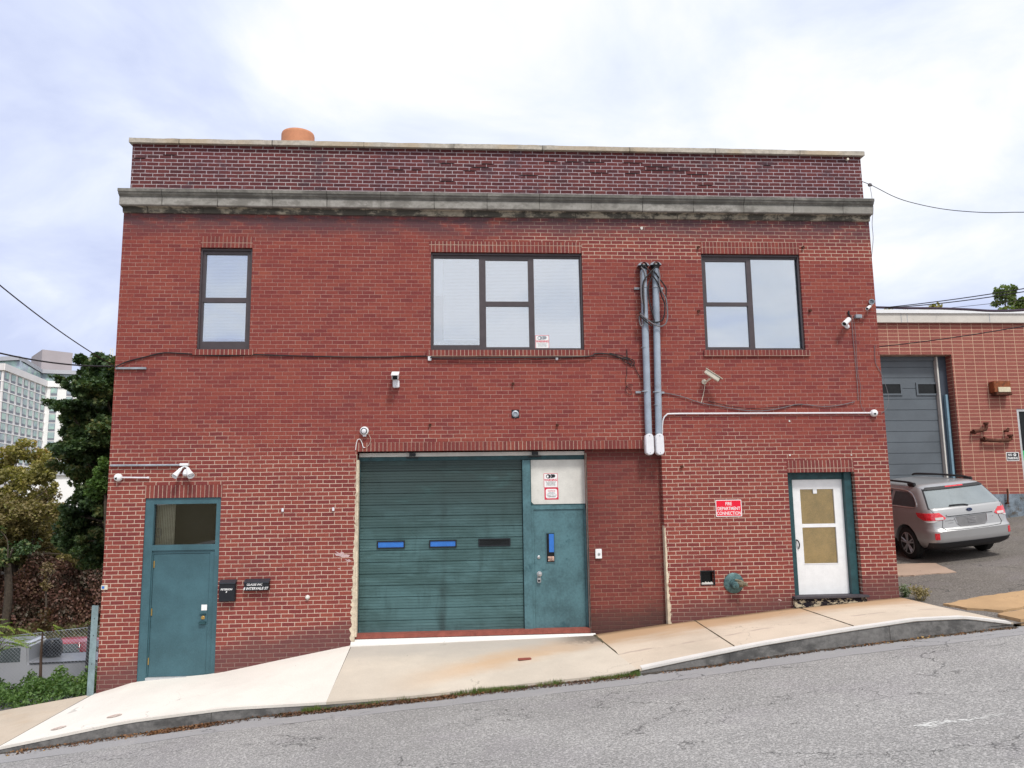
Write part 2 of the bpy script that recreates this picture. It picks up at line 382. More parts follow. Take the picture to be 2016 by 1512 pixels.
def asphalt(name, base, spk, strip=None, crack=1.0, rough=.9):
    m, t = newmat(name); p = t.pos(); x, y, z = t.xyz(p); q = t.vec(x, y, 0.0)
    f1 = t.noise(q, 40, 4, .75); f2 = t.noise(q, 110, 3, .7); big = t.noise(q, .5, 5, .6)
    s = t.ss(t.m('ADD', t.m('MULTIPLY', f1, .5), t.m('MULTIPLY', f2, .5)), .43, .58)
    c = t.mix(s, base, spk)
    vv = t.n('ShaderNodeTexVoronoi', {'Vector': q, 'Scale': 62.0}, feature='F1').outputs
    c = t.mix(t.m('MULTIPLY', t.ss(t.xyz(vv[1])[0], .72, .9), .55), c, tuple(min(.75, w*1.5) for w in spk))
    c = t.mix(t.m('MULTIPLY', t.ss(t.xyz(vv[1])[1], .8, .95), .5), c, tuple(w*.5 for w in base))
    c = t.n('ShaderNodeVectorMath', {0: c, 3: t.ss(big, .3, .7, .9, 1.1)}, operation='SCALE').outputs[0]
    c = t.mix(t.m('MULTIPLY', t.ss(t.noise(q, .8, 3), .5, .65), .12), c, (.30, .27, .30))
    if strip is not None:
        yy = t.m('ADD', y, t.m('MULTIPLY', t.m('SUBTRACT', t.noise(q, 1.1, 4), .5), .16))
        k = t.ss(yy, strip-.03, strip+.03)
        sc_ = t.mix(t.ss(f2, .35, .65), (.27, .265, .27), (.36, .355, .36))
        sc_ = t.mix(t.m('MULTIPLY', t.ss(t.noise(q, 2.5, 6, .7), .5, .7), .35), sc_, (.42, .40, .38))
        c = t.mix(t.m('MULTIPLY', k, .85), c, sc_)
        ln = t.m('SUBTRACT', 1.0, t.ss(t.m('ABSOLUTE', t.m('SUBTRACT', yy, strip)), .004, .018))
        ln = t.m('MULTIPLY', ln, t.ss(t.noise(q, 1.4, 4), .38, .52))
        c = t.mix(t.m('MULTIPLY', ln, .75), c, (.05, .05, .05))
    wq = t.n('ShaderNodeVectorMath', {0: q, 1: t.n('ShaderNodeVectorMath', {0: t.noise(q, 1.6, 5, .6, out=1), 3: .9}, operation='SCALE').outputs[0]}, operation='ADD').outputs[0]
    e = t.n('ShaderNodeTexVoronoi', {'Vector': t.scale(wq, (.34, .8, 1)), 'Scale': 1.0}, feature='DISTANCE_TO_EDGE').outputs[0]
    ck = t.m('MULTIPLY', t.m('SUBTRACT', 1.0, t.ss(e, .001, .0075)), t.ss(t.noise(q, .6, 3, .5), .45, .50))
    c = t.mix(t.m('MULTIPLY', ck, .7*crack), c, (.045, .045, .045))
    h = t.m('SUBTRACT', t.m('ADD', f1, f2), t.m('MULTIPLY', ck, 1.5))
    t.out(t.pr(c, rough, 0, t.bump(h, .45, .006), .25)); return m
m_road = asphalt('road asphalt', (.19, .187, .183), (.39, .38, .367), strip=-2.62)
m_lot = asphalt('lot asphalt', (.10, .09, .08), (.21, .19, .17), crack=1.3)
def earth(name, a, b, sc=2.0):
    m, t = newmat(name); p = t.pos()
    c = t.mix(t.ss(t.noise(p, sc, 7, .7), .35, .65), a, b)
    t.out(t.pr(c, .95, 0, t.bump(t.noise(p, sc*8, 5), .6, .03), .1)); return m
m_earth = earth('rough ground', (.10, .085, .05), (.16, .14, .07))
m_far = earth('far ground', (.09, .10, .05), (.14, .13, .08), .2)
m_lotlow = asphalt('lower lot asphalt', (.10, .10, .10), (.16, .16, .16))
# glass: clear sheet with a real sky reflection
def glass(name, refl=.38, tint=(.9, .95, 1)):
    m, t = newmat(name)
    lw = t.n('ShaderNodeFresnel', {'IOR': 1.5}).outputs[0]
    f = t.m('ADD', refl, t.m('MULTIPLY', lw, 1.0), clamp=True)
    nrm = t.bump(t.noise(t.pos(), 1.6, 0), .05, .05)
    g = t.n('ShaderNodeBsdfGlossy', {'Color': (.95, .97, 1), 'Roughness': .015, 'Normal': nrm}).outputs[0]
    tr = t.n('ShaderNodeBsdfTransparent', {'Color': tint}).outputs[0]
    t.out(t.n('ShaderNodeMixShader', {0: f, 1: tr, 2: g}).outputs[0]); return m
m_glass = glass('window glass'); m_glass2 = glass('clear glass', .02, (1, .98, .92))
m_blind = plain('white blind', (.92, .92, .90), .6, var=.03)
m_sheet = plain('tan sheet behind glass', (.74, .56, .27), .8, var=.2, scale=3)
m_room = plain('dark room', (.02, .022, .025), .9)
# ================================================================== ground
BASE = [(-9, -1.93), (-7.1, -1.63), (-5.65, -1.41), (-5.1, -1.25), (-3.88, -1.17), (-2.76, -.965), (-1.71, -.78), (2.3, -.725), (3.52, -.583), (5.73, -.371), (7.64, -.24), (8.6, -.2)]
KTOP = [(-8, -1.79), (-6.02, -1.596), (-4.41, -1.317), (-3.08, -1.191), (-1.79, -1.16), (-.54, -1.11), (2.4, -.90), (2.62, -.845), (3.3, -.73), (4.39, -.554), (5.6, -.40), (6.7, -.275), (7.48, -.26), (8.2, -.36), (9, -.36)]
GUT = [(-9, -1.98), (-6, -1.68), (-4.4, -1.51), (-2.74, -1.334), (-.54, -1.17), (2.56, -.934), (3.63, -.84), (5.14, -.68), (6.68, -.545), (8.17, -.43), (12, -.09), (30, 1.5)]
def pz(x, y): return lerp(interp(BASE, x), interp(KTOP, x), min(max(-y/2, 0), 1.02))
def lotz(x, y): return -.2+.09*(x-8.6)+.065*y
def sheet(name, xs, ys, zf, m, smooth=False, thick=0.0, kind='structure', xf=None):
    mb = MB(); nx, ny = len(xs), len(ys)
    vs = [((xf(x, y) if xf else x), y, zf((xf(x, y) if xf else x), y)) for y in ys for x in xs]
    mb.add(vs, [(j*nx+i, j*nx+i+1, (j+1)*nx+i+1, (j+1)*nx+i) for j in range(ny-1) for i in range(nx-1)])
    if thick:
        e = [(i, 0) for i in range(nx)]
        fr = [vs[i] for i in range(nx)]
        mb.add(fr+[(a, b, c-thick) for a, b, c in fr], [(i, i+1, nx+i+1, nx+i) for i in range(nx-1)])
    return structure(name, mb, m, smooth=smooth, kind=kind)
def rng(a, b, n): return [a+(b-a)*i/n for i in range(n+1)]
# one ground sheet to the horizon
def farz(x, y):
    if y < -2.0 and x > -60: return -8.0
    left = -4.5 if y < 26 else (-4.5+(y-26)*.10 if y < 60 else -1.1)
    right = -.5+.065*min(max(y, 0), 7)
    k = min(max((x+5.6)/12, 0), 1)
    return lerp(left, right, k) if y > 1 else lerp(-4.5, -1.2, 1) - (0 if x > -5 else .9)
gx = [-1500, -600, -250, -120, -60, -40, -30, -22, -16, -12, -9, -5.6, 0, 7, 15, 30, 80, 250, 700, 1500]
gy = [-1500, -300, -60, -20, -14, -2.3, 1.01, 2.2, 3.5, 6, 12, 20, 26, 34, 45, 60, 90, 150, 300, 700, 1500]
def gz(x, y):
    if y < 1.1: return -2.4
    left = interp([(1.1, -1.9), (2.2, -2.3), (4.5, -4.5), (12, -4.52), (20, -5.29), (22.5, -5.34), (27.5, -4.64), (45, -2.2), (60, -1.5), (300, 0), (1500, 6)], y)
    right = -1.2+.03*min(max(y, 0), 12)
    return lerp(left, right, min(max((x+5.6)/10, 0), 1))
sheet('ground', gx, gy, gz, m_earth)
# road
xs = sorted(set([g[0] for g in GUT if -8 < g[0] < 13]+[-60, -30, -15, -9, 12, 20, 40, 60]))
sheet('road', xs, [-40, -20, -14, -9, -6, -4, -3, -2.02], lambda x, y: interp(GUT, x)+.04*(-2-y)-(.0 if y > -39 else 0), m_road)
# pavement pieces, each a real sheet running over the kerb
def piece(name, x0, x1, m, x0f=None, y0=-2.02, n=14, ytop=0.03):
    f = (lambda x, y: x0+(x-x0)*1.0) if x0f is None else x0f
    return sheet(name, rng(x0, x1, n), [y0, -1.85, -1.5, -1.0, -.5, -.2, ytop], pz, m, thick=.035, xf=x0f)
piece('old_pavement', -12, -5.72, m_old, x0f=lambda x, y: x if x < -5.73 else -5.74+.16*y*.98)
piece('new_pavement', -5.72, -1.7, m_new, x0f=lambda x, y: (x+(.16*y if x < -5.71 else 0)+(.035*y if x > -1.71 else 0)))
piece('driveway', -1.69, 2.3, m_drive, x0f=lambda x, y: x+(.04*y if x < -1.68 else 0)-(.13*y if x > 2.29 else 0))
def xr(x, y): return (x-.13*y if x < 2.33 else (x if x < 7.6 else interp([(-2.02, 8.2), (-1, 7.76), (0, 7.66)], y)))
for i, (a, b) in enumerate([(2.325, 4.02), (4.034, 5.83), (5.844, 7.66)]):
    j = sheet('pavement', rng(a, b, 12), [-2.02, -1.85, -1.5, -1, -.5, -.2, .03], pz, m_walk, thick=.035, xf=xr)
sheet('kerb_top', rng(2.62, 8.16, 30), [-2.028, -1.9], lambda x, y: pz(x, y)+.004, m_kerbtop, thick=.03)
# kerb stone below the concrete edge
mb = MB(); kx = rng(-12, 8.2, 120)
for a, b in zip(kx, kx[1:]):
    o = [random.uniform(-.012, .006) for _ in range(2)]
    za, zb = interp(KTOP, a)-.02, interp(KTOP, b)-.02
    mb.add([(a, -2.01, za), (b, -2.01, zb), (b, -2.015-.02, interp(GUT, b)-.08), (a, -2.015-.02, interp(GUT, a)-.08), (a, -1.85, za), (b, -1.85, zb)], [(0, 1, 2, 3), (0, 1, 5, 4)])
mb.quad((8.2, -2.01, -.38), (8.2, -1.85, -.38), (8.2, -1.85, -.6), (8.2, -2.03, -.6))
structure('kerb', mb, m_kerb)
# dark dirt seams between slabs
mb = MB()
for x0 in (2.30, 4.02, 5.83):
    w = .03 if x0 < 3 else .018
    pr = []
    for i in range(21):
        y = -.0-1.88*i/20; dx = (-.13*y if x0 < 3 else 0)
        jw = random.uniform(.6, 1.5)*w*(1.6 if x0 < 3 else .7)
        pr.append(((x0+dx-jw*.4, y, pz(x0, y)+.006), (x0+dx+jw*.6, y, pz(x0+.02, y)+.006)))
    for (a, b), (c, d) in zip(pr, pr[1:]): mb.quad(a, b, d, c)
structure('pavement_joint', mb, plain('joint dirt', (.09, .075, .045), .95, var=.5, scale=20))
# asphalt lot at the right, rising between the buildings
sheet('asphalt_lot', [7.66, 7.8, 8.3, 9, 11, 14, 18, 24, 32], [-2.03, -1.5, -1, -.5, 0, 1, 2.5, 4, 7.2], lambda x, y: lotz(x, y)-.012*math.sin(3*x+2*y), m_lot, xf=lambda x, y: x if x > 7.7 else (interp([(-2.03, 8.19), (-1, 7.75), (0, 7.65)], y) if y < 0 else 7.6))
LZ = [(4.5, -4.47), (12, -4.49), (20, -5.25), (22.5, -5.3)]
sheet('lower_lot', [-40, -20, -9], [5, 12, 20, 22.4], lambda x, y: interp(LZ, y), m_lotlow)
def hit(px, py, pf=lotz):
    d = U(px, py, 5)-CAM; t = .3
    for _ in range(60):
        p = CAM+d*t; e = p.z-pf(p.x, p.y); t += e/abs(d.z if abs(d.z) > .3 else .3)/1.4 if d.z < 0 else 0
    return CAM+d*t
def slab(name, pts, m, h=.03, kind='structure'):
    P = [hit(*q) for q in pts]; P = [Vector((p.x, p.y, lotz(p.x, p.y)-.005)) for p in P]; n = len(P)
    # slightly ragged outline
    Q = []
    for a, b in zip(P, P[1:]+P[:1]):
        for i in range(6):
            q = a.lerp(b, i/6); Q.append(q+Vector((random.uniform(-.02, .02), random.uniform(-.03, .03), 0)))
    n = len(Q); mb = MB(); mb.add([(p.x, p.y, p.z+h+.012) for p in Q]+[(p.x, p.y, p.z-.05) for p in Q], [tuple(range(n))]+[(i, (i+1) % n, n+(i+1) % n, n+i) for i in range(n)])
    return structure(name, mb, m, kind=kind)
slab('concrete_slab', [(1860, 1193), (1920, 1180), (1990, 1170), (2060, 1158), (2060, 1190), (1975, 1206), (1905, 1201)], m_slab)
slab('concrete_slab', [(1962, 1213), (2060, 1196), (2060, 1214), (2010, 1224)], m_slab)
slab('tan_patch', [(1766, 1112), (1840, 1110), (1882, 1128), (1835, 1131), (1800, 1134), (1768, 1135)], m_patch, h=.012)
# ================================================================== brick building
X0, X1, DEPTH = -5.68, 7.645, 12.0
bld = thing('brick_building', 'two storey red brick garage with flat parapet, grey stone cornice and teal doors', 'building', (X0, 0, -1.4))
ZCB = Z(950, 428.5)            # underside of cornice
ZCT = Z(950, 381)              # top of cornice
ZTOP = Z(950, 284)
def rect(pxl, pyt, pxr, pyb, Y=0.0):
    my, mx = (pyt+pyb)/2, (pxl+pxr)/2
    return X(pxl, my, Y), X(pxr, my, Y), Z(mx, pyb, Y), Z(mx, pyt, Y)
O = {}   # openings  x0,x1,z0,z1
O['wl'] = rect(390.5, 487.5, 494, 689)
O['wc'] = rect(848, 497, 1148, 690)
O['wr'] = rect(1384.5, 500, 1580, 690)
O['dl'] = rect(277, 980, 428.5, 1345); O['dl'] = (O['dl'][0], O['dl'][1], -1.35, O['dl'][3])
O['g'] = (X(703, 900), X(1309, 1060), -1.2, Z(950, 886.5))
O['sd'] = (X(1557.5, 1050), X(1691, 1050), Z(1630, 1172), Z(1616, 929.5))
O['nb'] = rect(1380.5, 1125, 1406, 1151)
rv = {'wl': .16, 'wc': .16, 'wr': .16, 'dl': .14, 'g': .30, 'sd': .26, 'nb': .10}
xs = sorted(set([X0, X1]+[v for o in O.values() for v in o[:2]]))
zs = sorted(set([-2.2, ZCB+.01]+[v for o in O.values() for v in o[2:]]))
mb = MB()
for i in range(len(xs)-1):
    for k in range(len(zs)-1):
        cx, cz = (xs[i]+xs[i+1])/2, (zs[k]+zs[k+1])/2
        if any(o[0] < cx < o[1] and o[2] < cz < o[3] for o in O.values()): continue
        mb.quad((xs[i], 0, zs[k]), (xs[i+1], 0, zs[k]), (xs[i+1], 0, zs[k+1]), (xs[i], 0, zs[k+1]))
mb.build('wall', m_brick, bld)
mb = MB()
for key, (a, b, c, d) in O.items():
    r = rv[key]
    mb.quad((a, 0, c), (a, r, c), (a, r, d), (a, 0, d)).quad((a, 0, d), (a, r, d), (b, r, d), (b, 0, d))
    if key != 'sd': mb.quad((b, 0, c), (b, r, c), (b, r, d), (b, 0, d))
    if key in ('wl', 'wc', 'wr', 'nb'): mb.quad((a, 0, c), (b, 0, c), (b, r, c), (a, r, c))
mb.build('opening_reveal', m_side, bld)
a, b, c, d = O['sd']; MB().quad((b, 0, c), (b, .26, c), (b, .26, d), (b, 0, d)).build('opening_reveal', m_reveal, bld)
mb = MB()
for x in (X0, X1): mb.quad((x, 0.0005, -2.6), (x, DEPTH, -2.6), (x, DEPTH, ZCB+.01), (x, 0.0005, ZCB+.01))
mb.quad((X0, DEPTH, -4.6), (X1, DEPTH, -4.6), (X1, DEPTH, ZTOP-.1), (X0, DEPTH, ZTOP-.1))
mb.quad((X0, 0, -2.6), (X0, DEPTH, -2.6), (X0, DEPTH, -4.6), (X0, 0, -4.6))
mb.build('side_wall', m_side, bld)
# parapet set back a touch from the wall face
PX0, PX1 = X0+.07, X1-.05
mb = MB(); py = .03
mb.box(PX0, PX1, py, py+.3, ZCB, ZTOP-.07)
mb.box(PX0, PX0+.3, py+.301, DEPTH, ZCB, ZTOP-.07).box(PX1-.3, PX1, py+.301, DEPTH, ZCB, ZTOP-.07)
mb.build('parapet', m_par, bld)
MB().box(X0+.32, X1-.32, .35, DEPTH-.01, ZTOP-.95, ZTOP-.9).build('roof', m_roof, bld)
# missing mortar slots in the parapet
for (px, py_, w) in [(275, 315, 22), (335, 302, 26), (228, 308, 14), (780, 334, 28), (880, 320, 28), (960, 322, 24), (945, 328, 34), (1085, 317, 26), (1128, 318, 32), (880, 357, 30), (1040, 345, 38), (820, 334, 20), (925, 335, 26), (1295, 327, 55), (1310, 334, 98), (1245, 341, 30), (1373, 343, 45), (1388, 363, 30), (1510, 323, 16), (1170, 322, 40), (1245, 320, 40), (1180, 341, 36)]:
    if px < 255: continue
    p = U(px, py_, .03); w = w*.0095
    zc = Z0C+round((p.z-Z0C)/CO)*CO
    pts = [(p.x-w/2, zc+.001), (p.x-w/4, zc+.008), (p.x+w/3, zc+.007), (p.x+w/2, zc), (p.x+w/4, zc-.005), (p.x-w/3, zc-.006)]
    MB().prism(pts, .024, .05).build('open_joint', m_darkfr, bld)
# cornice: profile swept round three sides
def sweep3(prof, m, name, x0=X0, x1=X1, back=2.5, seg=None):
    mb = MB(); n = len(prof)
    paths = [[(x0-o*.22, back, z), (x0-o*.22, -o, z), (x1+o*.12, -o, z), (x1+o*.12, back, z)] for o, z in prof]
    vs = [p for pp in paths for p in pp]
    mb.add(vs, [(i*4+k, i*4+k+1, (i+1)*4+k+1, (i+1)*4+k) for i in range(n-1) for k in range(3)])
    return mb.build(name, m, bld)
zf = lambda py, off: Z(950, py, -off)
zl0, zl1 = zf(380, .2), zf(385.5, .2)
zfa0, zfa1 = zf(396, .14), zf(410.5, .14)
cove = [(-.03, zl0), (.20, zl0), (.20, zl1), (.185, zl1-.005), (.178, (zl1+zfa0)/2), (.150, zfa0+.012), (.150, zfa0)]
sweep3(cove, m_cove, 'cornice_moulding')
sweep3([(.136, zfa0+.004), (.14, zfa0), (.14, zfa1), (.128, zfa1-.012), (.02, zfa1-.012)], m_corn, 'cornice')
zb0, zb1 = zf(414, .04), zf(426, .04)
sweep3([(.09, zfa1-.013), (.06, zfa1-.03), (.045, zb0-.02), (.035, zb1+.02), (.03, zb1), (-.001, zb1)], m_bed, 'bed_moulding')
# coping stones with uneven top
mb = MB(); cx = rng(PX0-.04, PX1+.05, 90); zc0 = Z(950, 292.5, -.04); zc1 = Z(950, 284, -.04)
prev = None
for i, x in enumerate(cx):
    jz = random.uniform(-.004, .004)+.004*math.sin(x*1.7); oy = random.uniform(-.003, .003)
    ring = [(x, -.045+py-.03+oy, zc0), (x, -.045+py-.03+oy, zc1+jz), (x, .36, zc1+jz), (x, .36, zc0)]
    if prev: mb.add(prev+ring, [(0, 1, 5, 4), (1, 2, 6, 5), (0, 4, 7, 3)])
    if i in (0, len(cx)-1): mb.quad(*ring)
    prev = ring
mb.box(PX0-.04, PX0+.34, .361, DEPTH, zc0, zc1-.01); mb.box(PX1-.3, PX1+.05, .361, DEPTH, zc0, zc1-.01)
mb.build('coping', m_cope, bld)
# soldier courses and brick sills
def soldier(r, name='lintel', off=.004, m=m_sold):
    a, b, c, d = r; MB().box(a, b, -off, .05 if off < .02 else .1, c, d).build(name, m, bld)
def strip(pxl, pxr, pyt, pyb):
    return X(pxl, pyb), X(pxr, pyb), Z((pxl+pxr)/2, pyb), Z((pxl+pxr)/2, pyt)
def lint(key, dz, e0=.0, e1=.0):
    a, b, c, d = O[key]; soldier((a-e0, b+e1, d+.0005, d+dz))
lint('wl', Z(446, 465.5)-O['wl'][3]); lint('wc', Z(1000, 476)-O['wc'][3], .03, 0); lint('wr', Z(1478, 477)-O['wr'][3])
lint('dl', Z(362, 955)-O['dl'][3], .01, .02); lint('sd', Z(1616, 906)-O['sd'][3])
a, b, c, d = O['g']; soldier((a-.02, X(1268, 870), d, Z(950, 869.5)))
def sill(key, pxl, pxr, pyb):
    a, b, c, d = O[key]; MB().box(X(pxl, 694), X(pxr, 694), -.035, .15, Z((pxl+pxr)/2, pyb, -.035), c+.004).build('sill', m_sold, bld)
sill('wl', 380, 499, 698.5); sill('wc', 840, 1161, 701); sill('wr', 1385, 1593, 701)
# windows
def pr_(px0, py0, px1, py1, Y): return rect(px0, py0, px1, py1, Y)
def framed(key, holes, Y0=.07, Y1=.13, m=m_frame, name='window', extra=None):
    """frame mesh = opening rectangle minus the panes, with stepped stops round each pane"""
    a, b, c, d = O[key]; mb = MB(); a += .002; b -= .002; d -= .012; c += .006
    xs = sorted(set([a, b]+[v for h in holes for v in h[:2]])); zs = sorted(set([c, d]+[v for h in holes for v in h[2:]]))
    for i in range(len(xs)-1):
        for k in range(len(zs)-1):
            cx, cz = (xs[i]+xs[i+1])/2, (zs[k]+zs[k+1])/2
            if any(h[0] < cx < h[1] and h[2] < cz < h[3] for h in holes): continue
            mb.box(xs[i], xs[i+1], Y0, Y1, zs[k], zs[k+1])
    o = 0.0
    # outer casing a step forward
    t_ = .028
    mb.box(a, a+t_, Y0-.035, Y0-.0005, c, d).box(b-t_, b, Y0-.035, Y0-.0005, c, d).box(a+t_+.0005, b-t_-.0005, Y0-.035, Y0-.0005, d-t_, d).box(a+t_+.0005, b-t_-.0005, Y0-.035, Y0-.0005, c, c+t_*.8)
    if extra: extra(mb)
    return mb.build(name, m, bld)
def pane(w, r, Y=.1, m=None):
    a, b, c, d = r; return MB().box(a-.004, b+.004, Y, Y+.005, c-.004, d+.004).build('pane', m or m_glass, w)
def blind(w, r, Y=.135, slats=True, z0=None, m=None, name='blind', x0=None):
    a, b, c, d = r; a -= .05; b += .05; d += .04; c -= .02
    if z0: c = z0
    if x0: a = x0
    mb = MB()
    if slats:
        n = int((d-c)/.026)
        for i in range(n):
            z = d-(i+.5)*.026; tilt = .0122
            mb.add([(a, Y-.006, z-tilt), (b, Y-.006, z-tilt), (b, Y+.006, z+tilt+.001), (a, Y+.006, z+tilt+.001)], [(0, 1, 2, 3)])
        mb.box(a, b, Y-.012, Y+.012, c-.015, c+.01)
        # ladder cords
        for k in (.2, .8): x = a+(b-a)*k; mb.box(x-.002, x+.002, Y-.014, Y-.012, c, d)
    else:
        mb.box(a, b, Y, Y+.004, c, d)
    return mb.build(name, m or m_blind, w)
def backing(w, key):
    a, b, c, d = O[key]; mb = MB(); mb.quad((a, 1.1, c-.3), (b, 1.1, c-.3), (b, 1.1, d+.3), (a, 1.1, d+.3))
    for x in (a-.01, b+.01): mb.quad((x, .161, c-.3), (x, 1.1, c-.3), (x, 1.1, d+.3), (x, .161, d+.3))
    for z in (c-.01, d+.01): mb.quad((a, .161, z), (b, .161, z), (b, 1.1, z), (a, 1.1, z))
    mb.build('room_lining', m_room, w)
h = [pr_(405.5, 502, 487, 587, .1), pr_(399.5, 596, 484, 673, .1)]
w = framed('wl', h); w['label'] = 'narrow double hung window with a closed white blind'
for r in h: pane(w, r)
blind(w, (h[1][0], h[0][1], h[1][2]+.09, h[0][3])); backing(w, 'wl')
h = [pr_(854, 509, 943.5, 680, .1), pr_(956, 513, 1039.5, 594.5, .1), pr_(957, 603.5, 1041.5, 684, .1), pr_(1051.5, 509.5, 1141.5, 686, .1)]
w = framed('wc', h); w['label'] = 'wide three part window with white blinds and a warning notice'
for r in h: pane(w, r)
blind(w, h[0], z0=h[0][2]+.11, x0=X(873, 600, .135)); blind(w, (h[1][0], h[1][1], h[2][2], h[1][3])); blind(w, h[3]); backing(w, 'wc')
# dark patterned strip at the left edge: tree reflection put into its colour
MB().box(h[0][0]-.04, X(872, 630, .15), .15, .155, h[0][2]-.02, Z(863, 583, .15)).build('reflection_strip', plain('blue patterned curtain', (.03, .06, .10), .8, var=.7, scale=9, dirt=((.35, .4, .5), .6)), w)
MB().box(h[0][0]-.04, X(872, 630, .14), .14, .145, Z(863, 582, .14), h[0][3]+.04).build('blind', m_blind, w)
h = [pr_(1389, 515.5, 1469.5, 596, .1), pr_(1391, 603, 1473.5, 684, .1), pr_(1481, 511, 1573.5, 686, .1)]
w = framed('wr', h); w['label'] = 'two part window with frosted panes'
for r in h: pane(w, r)
blind(w, (h[0][0], h[0][1], h[1][2], h[0][3]), slats=False)
blind(w, h[2], slats=False, m=plain('pale green shade', (.50, .62, .60), .7, var=.08, scale=2)); backing(w, 'wr')
# ---------------------------------------------------------------- left entrance
a, b, c, d = O['dl']
gl = pr_(303.5, 992, 426.5, 1072, .06)
lf = (X(298, 1210, .07), X(409.5, 1210, .07), Z(346, 1331, .07), Z(361, 1089.5, .07))
mb = MB()
mb.box(a+.002, gl[0], .02, .12, c, d-.002).box(gl[1], b-.002, .02, .12, c, d-.002)
mb.box(gl[0]+.0005, gl[1]-.0005, .02, .12, gl[3], d-.002).box(gl[0]+.0005, gl[1]-.0005, .02, .12, lf[3]+.055, gl[2])
mb.box(gl[0]+.0005, lf[0]-.004, .045, .12, c, lf[3]+.0545).box(lf[1]+.004, gl[1]-.0005, .045, .12, c, lf[3]+.0545).box(lf[0]-.0035, lf[1]+.0035, .045, .12, lf[3]+.004, lf[3]+.0545)
fr = mb.build('door_frame', m_teal, bld)
pane(fr, gl, .08, m_glass2)
MB().box(gl[0]-.03, gl[1]+.03, .5, .51, gl[2]-.1, gl[3]+.1).build('room_lining', m_room, fr)
mb = MB(); xe = X(344, 1040, .2)
for i in range(22):
    x = gl[0]-.02+i*(xe-gl[0]+.02)/22; mb.box(x, x+(xe-gl[0])/22*.7, .2+.008*(i % 2), .21+.008*(i % 2), gl[2]-.05, gl[3]+.05)
mb.build('blind', plain('grey vertical blind', (.38, .40, .38), .7), fr)
p = U(312, 1050, .19); MB().tube(smooth_path([(p.x-.03, .19, p.z+.07), (p.x+.03, .19, p.z+.07), (p.x+.035, .18, p.z-.03), (p.x, .18, p.z-.06), (p.x-.03, .19, p.z-.04)]), .009).build('pull_ring', m_greyink, fr)
door = MB().box(lf[0], lf[1], .055, .1, lf[2], lf[3]).build('door', m_teal, bld, 'plain teal entrance door', bevel=.003)
for py in (1106, 1200, 1297):
    p = U({1106: 303.5, 1200: 298.5, 1297: 292}[py], py+5, .05); MB().tube([(p.x, .048, p.z-.055), (p.x, .048, p.z+.055)], .011, 8).build('hinge', m_brass, door)
p = U(399.5, 1216, .05); MB().lathe((p.x, .055, p.z), (0, -1, 0), [(0, .03), (.006, .03), (.01, .02), (.018, .02)], 16).build('lock_cylinder', m_brass, door, smooth=True)
p = U(399, 1226, .05); MB().box(p.x-.055, p.x+.055, .005, .054, p.z-.022, p.z+.02).build('pull_handle', m_teal_dark, door, bevel=.008)
p = U(399.5, 1209, .05); MB().box(p.x-.05, p.x+.05, .035, .054, p.z-.007, p.z+.007).build('latch_guard', m_teal_dark, door, bevel=.003)
MB().box(lf[0]-.02, lf[1]+.02, -.01, .1, c+.0, lf[2]-.002).build('threshold', m_alu, bld)
# ---------------------------------------------------------------- garage bay
ga, gb, gc, gd = O['g']; YI = .12; YD = .20
xi = X(1156, 1060, YI)                               # left edge of the bricked-in part
MB().box(xi, gb-.0005, YI, YI+.12, -1.2, gd-.001).build('infill_wall', m_infill, bld, 'dark red bricked-in panel beside the garage door')
zt = Z(1000, 891, YD)
dx0, dx1 = X(708.5, 1060, YD), X(1029, 1060, YD)
dz0, dz1 = Z(870, 1243, YD), Z(870, 905, YD)
mx0, mx1 = X(1030, 1060, YD), X(1045.5, 1060, YD)
# white header strip with fixings, dark head beam
MB().box(ga+.02, xi-.005, YD-.05, YD+.05, Z(930, 898, YD), zt+.01).build('header_board', m_offw, bld)
MB().box(ga+.012, xi-.005, YD-.02, YD+.06, Z(930, 898, YD)-.07, Z(930, 898, YD)-.001).build('head_beam', m_teal_dark, bld)
for px in (812, 1053): x = X(px, 900, YD-.06); mb = MB(); mb.box(x-.055, x+.055, YD-.09, YD-.055, Z(930, 897, YD-.06), Z(930, 891, YD-.06)).box(x-.11, x+.11, YD-.075, YD-.055, Z(930, 901, YD-.06), Z(930, 898.5, YD-.06)); mb.build('bracket', m_black, bld)
MB().box(ga+.005, dx0-.002, YD-.03, YD+.06, dz0-.02, dz1+.05).build('jamb', m_teal_dark, bld)
# ribbed sectional door
prof = []; z = dz0; sec = (dz1-dz0)/ round((dz1-dz0)/.193)
n = int(round((dz1-dz0)/sec))
for i in range(n):
    zb = dz0+i*sec
    prof += [(0.016, zb), (0.016, zb+.006), (0.0, zb+.012)]
    for k in (1, 2, 3): q = zb+sec*k/4; prof += [(0, q-.005), (.0045, q-.002), (.0045, q+.002), (0, q+.005)]
    prof += [(0, zb+sec-.004)]
prof.append((.016, dz1))
mb = MB(); np_ = len(prof)
mb.add([(dx0, YD+o, z) for o, z in prof]+[(dx1, YD+o, z) for o, z in prof], [(i, i+1, np_+i+1, np_+i) for i in range(np_-1)])
m_rib, t = newmat('ribbed steel door paint'); p = t.pos(); x, y, z = t.xyz(p)
n1 = t.noise(t.scale(p, (1.0, 1, 2.5)), 1.0, 6, .65); n2 = t.noise(t.scale(p, (.6, 1, 14)), 3.0, 4, .6)
c = t.mix(t.ss(n1, .35, .65), (.045, .092, .092), (.075, .150, .158))
c = t.mix(t.m('MULTIPLY', t.ss(n2, .5, .75), .45), c, (.12, .225, .235))
c = t.mix(t.m('MULTIPLY', t.ss(t.noise(t.scale(p, (2, 1, .5)), 2.0, 5, .7), .5, .7), .55), c, (.035, .07, .07))
